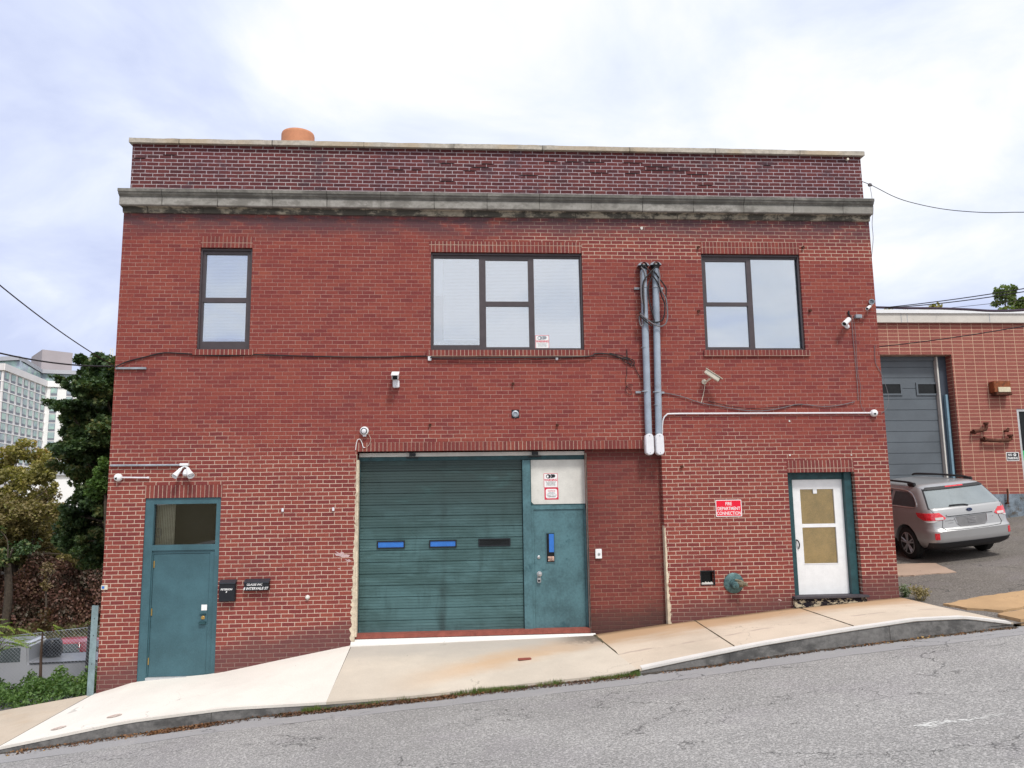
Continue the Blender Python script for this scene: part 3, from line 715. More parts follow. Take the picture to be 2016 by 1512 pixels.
g = t.m('MULTIPLY', t.ss(z, 0.6, 2.0), t.ss(n1, .2, .5)); c = t.mix(t.m('MULTIPLY', g, .85), c, (.030, .045, .043))  # door colour darkened towards the top: header shade painted in, with grime
# soot streak where water runs down the middle
s_ = t.m('ABSOLUTE', t.m('ADD', t.m('SUBTRACT', x, X(873, 1060)), t.m('MULTIPLY', t.m('SUBTRACT', t.noise(p, 2, 3), .5), .12)))
s_ = t.m('MULTIPLY', t.m('SUBTRACT', 1.0, t.ss(s_, .01, .09)), t.ss(t.noise(t.scale(p, (1, 1, .7)), 2.2, 4), .38, .62)); c = t.mix(t.m('MULTIPLY', s_, .6), c, (.025, .04, .04))
t.out(t.pr(c, .5, 0, t.bump(t.noise(p, 30, 4), .1, .003), .3))
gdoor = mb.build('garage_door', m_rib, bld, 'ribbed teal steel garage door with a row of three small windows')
for i, (l, tt, r, bb) in enumerate([(742, 1064.5, 797, 1080), (845, 1063, 899, 1078), (942, 1060, 1005, 1075)]):
    q = rect(l, tt, r, bb, YD-.01)
    mb = MB(); e = .02
    mb.box(q[0], q[1], YD-.018, YD+.01, q[3]-e, q[3]).box(q[0], q[1], YD-.018, YD+.01, q[2], q[2]+e).box(q[0], q[0]+e, YD-.018, YD+.01, q[2]+e+.0005, q[3]-e-.0005).box(q[1]-e, q[1], YD-.018, YD+.01, q[2]+e+.0005, q[3]-e-.0005)
    f = mb.build('door_window', m_black, gdoor if False else bld)
    MB().box(q[0]+e-.002, q[1]-e+.002, YD-.008, YD-.001, q[2]+e-.002, q[3]-e+.002).build('pane', m_blue if i < 2 else m_glassdark, f)
    f['label'] = 'small black framed window with blue film' if i < 2 else 'small black framed dark window'
# mullion, personnel door, white panel
MB().box(mx0, mx1, YD-.05, YD+.06, Z(1038, 1240, YD), Z(1038, 906, YD)).build('mullion', m_teal_worn, bld)
pl = rect(1045.5, 905, 1152.5, 992, YD); 
MB().add([(pl[0]+.04, YD, pl[2]), (pl[1], YD, pl[2]), (pl[1], YD, pl[3]), (pl[0], YD, pl[3]), (pl[0], YD, pl[2]+.04)], [(0, 1, 2, 3, 4)]).build('white_panel', m_offw, bld)
MB().box(mx1+.0005, pl[1]+.02, YD+.003, YD+.05, pl[2]-.02, pl[3]+.12).build('panel_backing', m_teal_dark, bld)
ld = (X(1052.5, 1120, YD), X(1151.5, 1120, YD), Z(1102, 1237.5, YD), Z(1102, 1003, YD))
mb = MB(); mb.box(mx1+.0005, ld[1]+.03, YD-.02, YD+.06, ld[3]+.004, pl[2]-.021).box(mx1+.0005, ld[0]-.003, YD-.02, YD+.06, ld[2], ld[3]+.0035).box(ld[1]+.003, xi+.02, YD-.02, YD+.06, ld[2], ld[3]+.0035)
mb.build('door_frame', m_teal_worn, bld)
sd2 = MB().box(ld[0], ld[1], YD, YD+.045, ld[2], ld[3]).build('door', m_teal_worn, bld, 'scuffed teal steel side door with a narrow vision pane', bevel=.002)
q = rect(1076, 1050, 1091, 1107, YD)
mb = MB(); e = .014; mb.box(q[0]-e, q[1]+e, YD-.008, YD-.001, q[3], q[3]+e).box(q[0]-e, q[1]+e, YD-.008, YD-.001, q[2]-e, q[2]).box(q[0]-e, q[0], YD-.008, YD-.001, q[2], q[3]).box(q[1], q[1]+e, YD-.008, YD-.001, q[2], q[3])
mb.build('vision_frame', m_teal, sd2)
MB().box(q[0], q[1], YD-.004, YD-.0005, q[2], q[3]).build('pane', m_glassdark, sd2)
MB().box(q[0]+.045, q[1]-.004, YD-.006, YD-.0045, q[2]+.17, q[3]-.01).build('blue_film', m_blue, sd2)
MB().box(q[0]+.02, q[1]-.006, YD-.006, YD-.0045, q[2]+.02, q[2]+.1).build('pull_plate', plain('pull plate', (.5, .33, .26), .5, var=.4, scale=20), sd2)
text_mesh('PULL', .06, Matrix.Translation((lerp(q[0], q[1], .52), YD-.0075, q[2]+.045)), m_blackink, sd2, sx=.8)
p = U(1060.5, 1097, YD); MB().lathe((p.x, YD, p.z), (0, -1, 0), [(0, .028), (.012, .026), (.016, .02)], 16).build('lock_cylinder', m_steel, sd2, smooth=True)
p = U(1062, 1130, YD); MB().lathe((p.x, YD, p.z), (0, -1, 0), [(0, .045), (.01, .045), (.015, .018), (.035, .018), (.045, .033), (.065, .03), (.072, .01)], 18).build('door_knob', m_steel, sd2, smooth=True)
mb = MB()
for py, px in ((1020, 1149), (1112, 1152), (1203, 1154.5)): p = U(px, py, YD-.01); mb = MB().tube([(p.x, YD-.008, p.z-.06), (p.x, YD-.008, p.z+.06)], .012, 8).build('hinge', m_teal, sd2)
# threshold
MB().box(ga-.0, xi+.005, .03, YD+.1, Z(930, 1252, .03), Z(930, 1241.5, .1)-.004).build('threshold', m_tile, bld)
zt0 = Z(930, 1252.5, .03)
mb = MB(); mb.add([(ga-.06, -.06, -.80), (xi+.08, -.06, -.735), (xi+.08, .029, -.9), (ga-.06, .029, -.9), (ga-.06, -.05, zt0-.075), (xi+.08, -.05, zt0-.045), (xi+.08, .029, zt0-.004), (ga-.06, .029, zt0-.004)], [(0, 1, 5, 4), (4, 5, 6, 7), (0, 4, 7, 3), (1, 2, 6, 5)])
mb.build('ramp_strip', m_kerbtop, bld)
# crumbling plaster edges
def ragged(name, x, z0, z1, w0, w1, side, Y=-.004, m=m_cream, par=bld, n=50):
    mb = MB(); P = []
    for i in range(n+1):
        z = z0+(z1-z0)*i/n; k = i/n; w = lerp(w0, w1, k)*random.uniform(.55, 1.25); P.append((x+side*w, z))
    vs = [(x, Y, z) for _, z in P]+[(xx, Y, z) for xx, z in P]+[(x, .03, z) for _, z in P]+[(xx, .0, z) for xx, z in P]
    N = n+1; fs = []
    for i in range(n): fs += [(i, i+1, N+i+1, N+i), (i, i+1, 2*N+i+1, 2*N+i), (N+i, N+i+1, 3*N+i+1, 3*N+i)]
    mb.add(vs, fs); return mb.build(name, m, par)
ragged('plaster_edge', ga, -.80, Z(700, 1060), .085, .03, -1)
ragged('plaster_edge', ga, Z(700, 1060), Z(700, 895), .03, .008, -1)
ragged('plaster_edge', gb, -.58, Z(1306, 1040), .055, .02, 1)
MB().box(gb-.004, gb-.0005, .0, YI-.001, -.7, Z(1306, 1035)).build('plaster_edge', m_cream, bld)
ragged('caulk_line', xi-.004, ld[2]-.05, pl[3]+.1, .012, .012, 1, Y=YI-.006, m=plain('old caulk', (.42, .33, .28), .9, var=.4, scale=20))
MB().box(ga+.0005, ga+.03, .002, YD-.05, dz0-.02, dz1).build('jamb_lining', m_cream, bld)
# broken brick edge left of the garage
# ---------------------------------------------------------------- storm door bay
a, b, c, d = O['sd']; YS = .18
dr = (X(1563.5, 1055, YS), X(1664.5, 1055, YS), Z(1622, 1171, YS), Z(1606, 944, YS))
mb = MB(); mb.box(a+.001, dr[0]-.004, YS-.06, YS+.08, c, d-.001).box(dr[1]+.004, dr[1]+.13, YS-.09, YS+.08, c, d-.001).box(dr[0]-.0035, dr[1]+.0035, YS-.03, YS+.08, dr[3]+.004, d-.001)
mb.box(dr[1]+.1305, b+.01, YS+.02, YS+.08, c, d-.001)
mb.build('door_frame', m_teal_dark, bld)
g1 = rect(1577, 963, 1644.5, 1031, YS); g2 = rect(1580, 1038, 1650, 1109, YS)
g1 = (X(1577, 1000, YS), X(1643, 1000, YS), g1[2], g1[3]); g2 = (g1[0], g1[1], g2[2], g2[3])
mb = MB(); e = .0005
mb.box(dr[0], g1[0], YS, YS+.04, dr[2], dr[3]).box(g1[1], dr[1], YS, YS+.04, dr[2], dr[3]).box(g1[0]+e, g1[1]-e, YS, YS+.04, g1[3], dr[3]).box(g1[0]+e, g1[1]-e, YS, YS+.04, g2[3], g1[2]).box(g1[0]+e, g1[1]-e, YS, YS+.04, dr[2], g2[2])
mb.box(g1[0]-.012, g1[1]+.012, YS-.006, YS-.0005, g2[2]-.014, g2[2])
stm = mb.build('door', m_white, bld, 'white storm door with two glass panes')
MB().box(g1[0]-.004, g1[1]+.004, YS+.015, YS+.019, g1[2], g1[3]).build('pane', m_glass2, stm); MB().box(g1[0]-.004, g1[1]+.004, YS+.022, YS+.026, g2[2], g2[3]).build('pane', m_glass2, stm)
MB().box(g1[0]-.02, g1[1]+.02, YS+.045, YS+.05, g2[2]-.02, g1[3]+.02).build('inner_door', m_sheet, stm)
p = U(1604, 967, YS+.01); MB().box(p.x-.04, p.x+.04, YS+.003, YS+.014, p.z-.045, p.z+.035).build('latch_cover', m_white, stm, bevel=.02)
p = U(1570, 1072, YS); MB().tube(smooth_path([(p.x-.015, YS, p.z+.08), (p.x, YS-.04, p.z+.06), (p.x+.015, YS-.045, p.z), (p.x+.015, YS-.01, p.z-.07)]), .011).build('door_handle', m_black, stm, smooth=True)
MB().box(X(1559, 1171), X(1706, 1171), -.11, .2, Z(1636, 1178, -.1), c-.001).build('step', plain('dark slate slab', (.055, .05, .06), .7, var=.3), bld, bevel=.006)
MB().box(X(1561, 1180), X(1703, 1180), -.07, .1, -.55, Z(1636, 1178, -.1)-.0005).build('step_base', m_peel, bld)
# small square niche
a, b, c, d = O['nb']; mb = MB().quad((a, .095, c), (b, .095, c), (b, .095, d), (a, .095, d)).build('niche_back', m_glassdark, bld)
mb = MB(); e = .014; mb.box(a-e, b+e, -.006, .02, d, d+e).box(a-e, b+e, -.006, .02, c-e, c).box(a-e, a, -.006, .02, c, d).box(b, b+e, -.006, .02, c, d); mb.build('niche_frame', m_black, bld)
ragged('niche_rubble', a+.01, 0, 0, .1, .1, 1) if False else None
mb = MB(); pts = [(a+.01, c+.002)]
for i in range(9): pts.append((a+.015+i*(b-a-.03)/8, c+.02+random.uniform(0, .05)*(i % 2)+.008))
pts.append((b-.01, c+.002)); mb.prism(pts, .03, .05); mb.build('niche_rubble', m_offw, bld)
# clay pot on the roof
p = U(587, 262, 4); MB().lathe((p.x, 4, ZTOP-.9), (0, 0, 1), [(0, .35), (p.z-ZTOP+.9-.10, .372), (p.z-ZTOP+.9-.08, .372), (p.z-ZTOP+.9-.04, .36), (p.z-ZTOP+.9-.03, .30)], 40).build('chimney_pot', m_terra, bld, smooth=True)
# ================================================================== things fixed to the front wall
def at(px, py, off=0.0): return U(px, py, -off)
# --- twin service conduits with weatherheads
def conduit(pt, pb, label, cable_label=None):
    a = at(*pt, .09); b = at(*pb, .09); t_ = thing('service_conduit', label, 'conduit', (b.x, -.09, b.z), 'twin grey conduits with weatherheads')
    MB().tube([(a.x, -.09, a.z-.08), (b.x, -.09, b.z)], .059, 20).build('pipe', m_conduit, t_, smooth=True)
    # weatherhead: hooded dome, open underneath towards the street
    mb = MB(); n = 14; vs = []; fs = []
    for i in range(n+1):
        th = math.pi*i/n
        for j in range(7):
            ph = math.pi*.5*j/6
            vs.append((a.x-math.cos(th)*.098*math.cos(ph*.0)*(1 if j < 6 else .6), -.02-.15*(j/6), a.z-.03+math.sin(th)*.085*math.cos(ph*.55)))
    for i in range(n):
        for j in range(6): fs.append((i*7+j, i*7+j+1, (i+1)*7+j+1, (i+1)*7+j))
    mb.add(vs, fs); mb.build('weatherhead', m_galv, t_, smooth=True)
    MB().lathe((a.x, -.085, a.z-.13), (0, 0, 1), [(0, .06), (.06, .066), (.1, .085), (.13, .075)], 20).build('collar', m_black, t_, smooth=True)
    # access fitting at the bottom
    mb = MB(); pts = []; w, h = .072, .185; c = at(pb[0]+.5, pb[1]+19, .1)
    for i in range(24):
        th = 2*math.pi*i/24; pts.append((c.x+w*math.cos(th), c.z+(h-w if math.sin(th) > 0 else -(h-w))+w*math.sin(th)))
    mb.prism(pts, -.175, -.04); f = mb.build('access_fitting', m_pale, t_, bevel=.012)
    for s in (-1, 1): MB().lathe((c.x, -.175, c.z+s*(h-.04)), (0, -1, 0), [(0, .009), (.004, .008)], 8).build('screw', m_galv, f)
    MB().lathe((b.x, -.09, b.z-.02), (0, 0, 1), [(0, .06), (.05, .06)], 20).build('coupling', m_galv, t_)
    return t_
cA = conduit((1266, 521), (1277, 856), 'left one of the two grey conduits, beside the window and ending over the brick infill')
cB = conduit((1290, 520), (1297, 856), 'right one of the two grey conduits, the one touching the white pipe run')
for t_, l in ((cA, [(1267, 566, -1), (1270, 771, -1)]), (cB, [(1291, 566, 1), (1293, 772, 1)])):
    for px, py, s in l:
        p = at(px, py, .09); mb = MB().tube([(p.x+.06*math.cos(k*math.pi/8), -.09-.06*math.sin(k*math.pi/8), p.z) for k in range(9)], .012, 6)
        mb.box(p.x+s*.06-(.09 if s < 0 else 0), p.x+s*.06+(.09 if s > 0 else 0), -.03, -.002, p.z-.018, p.z+.018); mb.build('pipe_strap', m_galv, t_, smooth=True)
p = at(1269, 684, .09); MB().lathe((p.x, -.09, p.z-.006), (0, 0, 1), [(0, .06), (.012, .06)], 20).build('coupling', m_galv, cA)
p = at(1293.5, 797, .09); MB().lathe((p.x, -.09, p.z-.006), (0, 0, 1), [(0, .058), (.012, .058)], 20).build('coupling', m_galv, cB)
# looped service cables from the zoomed survey (origin 1220,500, scale 9.45)
def zc(pts, off): return smooth_path([at(1220+x/9.45, 500+y/9.45, o if False else off) for x, y, *o in pts], 6)
loops = [
 [(400, 240), (460, 340), (475, 480), (450, 600), (460, 900), (455, 1150), (430, 1310), (395, 1335), (370, 1250), (365, 1150)],
 [(470, 230), (560, 320), (650, 450), (720, 560), (780, 780), (835, 920), (835, 1100), (790, 1230), (680, 1270), (560, 1240), (440, 1160), (365, 1080)],
 [(680, 235), (590, 320), (480, 450), (435, 560), (430, 800), (450, 950), (450, 1100)],
 [(720, 280), (745, 420), (740, 560), (790, 700), (860, 830), (885, 1020), (890, 1180), (850, 1300), (760, 1345), (640, 1310), (500, 1210), (380, 1110)],
 [(640, 320), (720, 430), (830, 580), (865, 660), (860, 860), (890, 1000), (885, 1080)],
 [(620, 300), (600, 420), (545, 540), (530, 700), (555, 900), (590, 1020), (640, 1220), (640, 1260)],
 [(410, 330), (395, 450), (395, 620), (400, 780), (420, 920)],
 [(600, 1340), (480, 1250), (370, 1140)]]
tc = thing('service_cable_loops', 'tangle of thick black cables looping below the two grey weatherheads', 'cable', at(1290, 570, .16))
for i, l in enumerate(loops): MB().tube(zc(l, .155+.012*(i % 4)), .0125, 7).build('cable', m_cable if i % 3 else m_cabgrey, tc, smooth=True)
# --- wall cables
def cable(name, label, pts, r=.008, m=None, off=.02, k=5, cat='cable', group=None):
    o = MB().tube(smooth_path([at(p[0], p[1], p[2] if len(p) > 2 else off) for p in pts], k), r, 6).build(name, m or m_cable, None, smooth=True)
    return tag(o, label, cat, group)
cable('wall_cable', 'long black cable sagging under the left and middle windows to the conduits', [(228, 722, .05), (250, 712), (285, 703), (320, 695), (360, 696), (400, 699), (450, 700), (495, 698), (560, 700), (640, 702), (740, 703), (843, 701), (850, 704, .055), (900, 705, .055), (1000, 704, .055), (1150, 702, .055), (1172, 696), (1200, 697), (1222, 704), (1236, 708)], .011)
cable('wall_cable', 'thin second black cable sagging below the middle window sill', [(850, 708), (960, 709), (1060, 708), (1150, 702), (1200, 703), (1235, 706)], .005)
cable('coiled_cable', 'coil of black cable left of the grey conduits, below the middle window', [(1200, 695), (1222, 700), (1236, 706), (1244, 712), (1243, 716), (1236, 715), (1229, 712), (1225, 706), (1232, 703), (1240, 706), (1247, 709), (1249, 714), (1246, 719), (1238, 716), (1235, 704), (1234, 688)], .0075)
cable('cable_drop', 'black cable slanting from the coil down behind the grey conduit', [(1247, 716), (1252, 728), (1258, 739), (1263, 748)], .006)
cable('cable_drop', 'thin cable hanging down left of the grey conduits to a small coil', [(1234, 720), (1234, 735), (1232, 750), (1233, 762), (1231, 768), (1236, 775), (1243, 776), (1241, 767), (1234, 761), (1239, 757), (1246, 758)], .004)
cable('wall_cable', 'brown cable sagging right of the conduits towards the right wall corner', [(1302, 772), (1340, 780), (1380, 793), (1420, 800), (1460, 807), (1500, 809), (1540, 803), (1568, 796), (1590, 797), (1620, 800), (1650, 798), (1683, 791)], .007, m_cabgrey)
cable('wall_cable', 'dark twin cable twisted along the sagging brown cable', [(1395, 790), (1430, 798), (1470, 804), (1510, 803), (1550, 799), (1580, 797)], .005)
cable('cable_drop', 'beige cable hanging from the box shaped camera', [(1388, 757, .03), (1386, 770), (1383, 784), (1380, 794)], .005, m_beige)
cable('wall_cable', 'thin grey cable running down from the white camera near the right corner', [(1676, 620), (1679, 660), (1683, 700), (1687, 745), (1690, 788)], .0055, m_cabgrey)
cable('wall_cable', 'wavy pale cable running down beside the right wall corner', [(1680, 625), (1684, 655), (1686, 690), (1689, 735), (1694, 760), (1694, 790), (1700, 808), (1712, 816)], .004, m_cabgrey)
cable('wall_cable', 'pale cable bowing off the right wall corner', [(1722, 680), (1724, 715), (1735, 735), (1747, 770), (1749, 790), (1745, 805), (1736, 813)], .005, m_cabgrey, off=.015)
cable('loose_wire', 'short white cord looped over the garage lintel end', [(700, 886), (702, 872), (704, 866), (709, 865), (713, 873), (715, 880), (719, 881)], .006, m_white)
cable('wall_cable', 'thin cable below the round white camera over the garage', [(726, 855), (730, 865), (727, 875), (722, 880)], .003, m_beige)
cable('wall_cable', 'dark thin cable hanging down near the left end of the middle window', [(1120, 690), (1140, 693), (1170, 690), (1200, 684)], .004) if False else None
# --- white conduit with elbow and dome camera
cw = tag(MB().tube(smooth_path([at(1303, 880, .03), at(1303.5, 850, .03), at(1305, 828, .03), at(1312, 817, .03), at(1326, 814.5, .03), at(1420, 814, .03), at(1560, 813.5, .03), at(1716, 813, .03)], 5), .0135, 8).build('white_pipe', m_pale, None, smooth=True), 'white pipe running along the wall to the dome camera at the right corner', 'pipe')
tag(MB().tube([at(217, 916.5, .03), at(357, 915.5, .03)], .017, 10).build('grey_pipe', m_galv, None, smooth=True), 'grey pipe running from the left wall corner to the twin floodlight', 'pipe')
def dome(px, py, label, tail=None):
    c = at(px, py, .05); t_ = thing('dome_camera', label, 'camera', at(px, py, 0), 'white dome cameras')
    MB().lathe((c.x, -.0, c.z), (0, -1, 0), [(0, .062), (.03, .064), (.055, .06), (.075, .046), (.088, .02)], 24).build('housing', m_white, t_, smooth=True)
    MB().lathe((c.x-.008, -.066, c.z-.018), (-.15, -1, -.5), [(0, .028), (.014, .026), (.02, .012)], 14).build('lens', m_glassdark, t_, smooth=True)
    if tail: a = at(px+7, py, .03); b = at(*tail, .03); MB().tube([a, b], .012, 8).build('arm', m_pale, t_); MB().lathe(b, (1, 0, 0), [(0, .017), (.03, .015)], 10).build('end_cap', m_pale, t_)
    return t_
dome(231.5, 940, 'white dome camera with a stub of pipe above the left door', (290, 940.5))
dome(1722, 813, 'white dome camera at the right wall corner end of the white pipe')
# twin floodlight
c = at(363, 915, .04); fl = thing('twin_floodlight', 'white twin floodlight with motion sensor above the left door', 'lamp', c)
MB().box(c.x-.07, c.x+.07, -.075, -.002, c.z-.02, c.z+.025).build('junction_box', m_white, fl, bevel=.006)
def head(px0, py0, px1, py1, o0, o1, r0, r1):
    a = at(px0, py0, o0); b = at(px1, py1, o1); d = b-a; L = d.length
    h = MB().lathe(a, d, [(0, r0*.55), (L*.15, r0), (L*.35, r0), (L, r1), (L*.97, r1*.9), (L*.8, r1*.8)], 22).build('lamp_head', m_white, fl, smooth=True)
    MB().lathe(a+d*.82, d, [(0, r1*.8), (.012, r1*.5), (.016, .01)], 18).build('lens', m_pale, h, smooth=True)
head(357, 922, 343, 938, .06, .19, .028, .05); head(369, 921, 376, 937, .07, .19, .03, .058)
MB().tube([at(357, 922, .06), at(363, 918, .05), at(370, 921, .06)], .016, 8).build('bracket', m_white, fl, smooth=True)
c = at(365, 929, .1); MB().lathe((c.x, -.06, c.z+.03), (0, -.6, -1), [(0, .03), (.03, .042), (.07, .045), (.1, .035), (.11, .015)], 16).build('motion_sensor', m_pale, fl, smooth=True)
# bracket at the left corner for the overhead wire
c = at(262, 725, .02); tag(MB().box(at(229, 725).x, at(289, 725).x, -.04, -.002, c.z-.016, c.z+.016).build('steel_channel', m_galv, None), 'short grey steel channel at the left wall corner under the wires', 'bracket')
# round camera above garage
c = at(717.5, 848.5, .03); rc = thing('round_camera', 'round white camera with black ring above the left end of the garage door', 'camera', c)
MB().lathe((c.x, 0, c.z), (0, -1, 0), [(0, .072), (.05, .075), (.075, .066), (.08, .05)], 28).build('housing', m_white, rc, smooth=True)
MB().lathe((c.x-.004, -.08, c.z-.006), (0, -1, -.1), [(0, .055), (.004, .055)], 28).build('ring', m_black, rc)
MB().lathe((c.x-.004, -.084, c.z-.008), (0, -1, -.1), [(0, .042), (.02, .036), (.03, .015)], 22).build('lens', m_pale, rc, smooth=True)
MB().box(c.x-.025, c.x+.03, -.06, -.002, c.z-.095, c.z-.06).build('mount', m_pale, rc, bevel=.006)
# recessed ring
c = at(1014.5, 815, .0); rr = thing('ring_fitting', 'grey ring fitting set in a square hole above the garage door', 'fitting', c)
MB().box(c.x-.065, c.x+.065, -.006, -.001, c.z-.07, c.z+.07).build('plate', m_black, rr)
MB().lathe((c.x, -.006, c.z), (0, -1, 0), [(0, .06), (.02, .058), (.028, .035), (.012, .025), (.012, .001)], 24).build('ring', m_galv, rr, smooth=True)
# camera facing the street (middle)
c = at(779, 741, .08); bc_ = thing('box_camera', 'white box shaped camera facing the street between left and middle windows', 'camera', c)
M = Matrix.Translation((c.x, -.13, c.z)) @ Matrix.Rotation(R(22), 4, 'X')
MB(M).box(-.055, .055, -.13, .1, -.045, .045).build('housing', m_white, bc_, bevel=.012)
MB(M).box(-.067, .067, -.17, .08, .046, .058).build('sun_shield', m_white, bc_, bevel=.006)
MB(M).box(-.042, .042, -.136, -.131, -.032, .034).build('lens_window', m_glassdark, bc_)
c2 = at(780, 755, .03); MB().box(c2.x-.055, c2.x+.055, -.08, -.002, c2.z-.075, c2.z+.055).build('junction_box', m_pale, bc_, bevel=.012)
MB().tube([(c2.x, -.05, c2.z+.05), (c.x, -.12, c.z-.04)], .02, 10).build('bracket', m_pale, bc_)
# big shielded camera angled to the right
c = at(1402, 739, .2); k = thing('shielded_camera', 'beige camera with sloping sun shield below the right window', 'camera', c)
M = Matrix.Translation(c) @ Matrix.Rotation(R(-20), 4, 'Z') @ Matrix.Rotation(R(37), 4, 'Y')
MB(M).box(-.14, .15, -.045, .045, -.04, .035).build('housing', m_beige, k, bevel=.01)
MB(M).box(-.16, .19, -.058, .058, .037, .05).build('sun_shield', m_beige, k, bevel=.006)
MB(M).box(.1505, .156, -.035, .035, -.032, .028).build('lens_window', m_glassdark, k)
b = at(1386, 752, .0); MB().tube([(b.x, -.01, b.z), (b.x+.02, -.08, b.z), (c.x-.02, -.18, c.z-.05)], .018, 10).build('bracket', m_beige, k, smooth=True)
MB().lathe((b.x, 0, b.z), (0, -1, 0), [(0, .045), (.015, .045), (.02, .03)], 18).build('mount', m_beige, k, smooth=True)
# white bullet camera at right
def bullet(a, b, o0, o1, r, label, group=None, m=None):
    A, B = at(*a, o0), at(*b, o1); d = B-A; L = d.length; t_ = thing('bullet_camera', label, 'camera', A)
    MB().lathe(A, d, [(0, r*.7), (L*.1, r), (L, r), (L*1.0, r*.8), (L*.94, r*.78)], 20).build('housing', m or m_white, t_, smooth=True)
    MB().lathe(A+d*.945, d, [(0, r*.78), (.004, r*.7), (.008, .01)], 16).build('lens', m_glassdark, t_, smooth=True); return t_
t_ = bullet((1672, 628), (1662, 638), .10, .2, .045, 'white bullet camera near the right wall corner below the grey box')
c = at(1667, 641, .05); MB().tube([c, at(1668, 634, .12)], .018, 8).build('bracket', m_pale, t_); MB().lathe(at(1667, 643, 0), (0, -1, .3), [(0, .045), (.02, .045), (.04, .025)], 16).build('mount', m_pale, t_, smooth=True)
c = at(1687.5, 624, .0); o = MB().box(c.x-.06, c.x+.06, -.07, -.002, c.z-.033, c.z+.033).build('junction_box', m_galv, None, bevel=.006); tag(o, 'small grey junction box right of the white bullet camera', 'box')
tag(MB().tube([at(1671, 612, .02), at(1671, 618, .03), at(1674, 624, .03)], .016, 8).build('pipe_stub', m_black, None, smooth=True), 'short black pipe stub sticking out above the bullet camera', 'pipe')
c = at(1714, 595, .02); t_ = thing('spot_lamp', 'small round grey spot lamp at the right corner of the wall', 'lamp', c)
MB().lathe(c, (-.2, -1, -.1), [(0, .03), (.04, .05), (.07, .052), (.07, .04), (.03, .02)], 20).build('housing', m_galv, t_, smooth=True)
t_ = bullet((1713, 603), (1707, 608), .06, .16, .028, 'tiny white camera under the round spot lamp at the right corner')
MB().tube([at(1716, 601, 0), at(1713, 603, .06)], .012, 8).build('bracket', m_pale, t_)
# button box, left thermostat thing, small clips
c = at(1178, 1090, -YI); t_ = thing('keypad_box', 'white push button box on the dark brick infill right of the side door', 'button', (c.x, YI, c.z))
MB().box(c.x-.055, c.x+.055, YI-.035, YI, c.z-.08, c.z+.08).build('case', m_white, t_, bevel=.006)
MB().lathe((c.x+.005, YI-.035, c.z-.005), (0, -1, 0), [(0, .025), (.008, .022), (.01, .008)], 18).build('button', m_steel, t_, smooth=True)
c = at(206, 1156, 0); t_ = thing('keypad_box', 'small beige intercom with blue square at the left wall corner', 'intercom', c)
MB().box(c.x-.045, c.x+.055, -.03, -.001, c.z-.04, c.z+.035).build('case', m_beige, t_, bevel=.004); MB().box(c.x-.03, c.x+.01, -.034, -.0305, c.z-.02, c.z+.018).build('screen', m_blue, t_)
for i, (px, py, w, h, nm) in enumerate([(557, 1004, .018, .03, 'left of the pair of small white clips above the mailboxes'), (656.5, 1002.5, .018, .03, 'right of the pair of small white clips, nearer the garage door'), (846, 706, .03, .04, 'pale clip under the left end of the middle window'), (1096, 706, .02, .03, 'pale clip under the right part of the middle window')]):
    c = at(px, py); o = MB().box(c.x-w, c.x+w, -.035, -.002, c.z-h, c.z+h).build('wall_clip', m_pale, None, bevel=.006); tag(o, nm, 'clip', 'small pale clips on the brick wall')
c = at(605.5, 1176); tag(MB().lathe(c, (0, -1, 0), [(0, .04), (.02, .036), (.045, .02), (.05, .012)], 8).build('hose_tap', m_offw, None), 'pale tap fitting on the wall between mailboxes and garage', 'tap')
c = at(1667, 315, -.03); tag(MB().lathe((c.x, .03, c.z), (0, -1, 0), [(0, .022), (.05, .022)], 12).build('pipe_end', m_beige, None), 'small pale pipe end on the parapet near its right end', 'pipe')
for i, (px, py, l) in enumerate([(1359, 898, 'upper'), (1355, 1017, 'lower')][:0]): pass
for px, py, l in [(1374, 612, 'rusty hook stub left of the right window'), (1593, 611, 'rusty hook stub right of the right window'), (1373, 487, 'rusty bolt by the upper left corner of the right window'), (1579, 487, 'rusty bolt by the upper right corner of the right window'), (846, 836, 'rusty bolt above the garage lintel left'), (1096, 836, 'rusty bolt above the garage lintel right'), (1009, 755, 'rusty bolt below the middle window'), (1341, 918, 'dark bolt right of the conduit fittings')]:
    c = at(px, py); tag(MB().lathe((c.x, 0, c.z), (.2, -1, -.3), [(0, .018), (.035, .018), (.037, .028), (.05, .026)], 7).build('wall_bolt', m_rust, None), l, 'bolt', 'rusty bolts in the brick wall')
# mortar blobs and paint splashes
for px, py, r, l in [(1263, 449, .03, 'white'), (1554, 829, .02, 'pale'), (1555, 896, .02, 'pale'), (1676, 896, .015, 'pale')]:
    c = at(px, py); pts = [(c.x+r*random.uniform(.6, 1.2)*math.cos(a*.9), c.z+r*random.uniform(.6, 1.2)*math.sin(a*.9)) for a in range(7)]
    o = MB().prism(pts, -.006, 0).build('mortar_blob', m_offw, bld)
for px, py, sx_, l in [(672, 1092, .14, 0), (668, 1120, .03, 0), (1535, 1181, .04, 0), (686, 1104, .06, 0)]:
    c = at(px, py); pts = []
    for a in range(16): r = sx_*random.uniform(.35, 1.15); pts.append((c.x+r*math.cos(a*math.pi/8), c.z+r*.38*math.sin(a*math.pi/8)-(r*.2*math.cos(a*math.pi/8))))
    MB().prism(pts, -.0025, 0).build('paint_splash', plain('paint splash', (.5, .36, .36), .8, var=.3), bld)
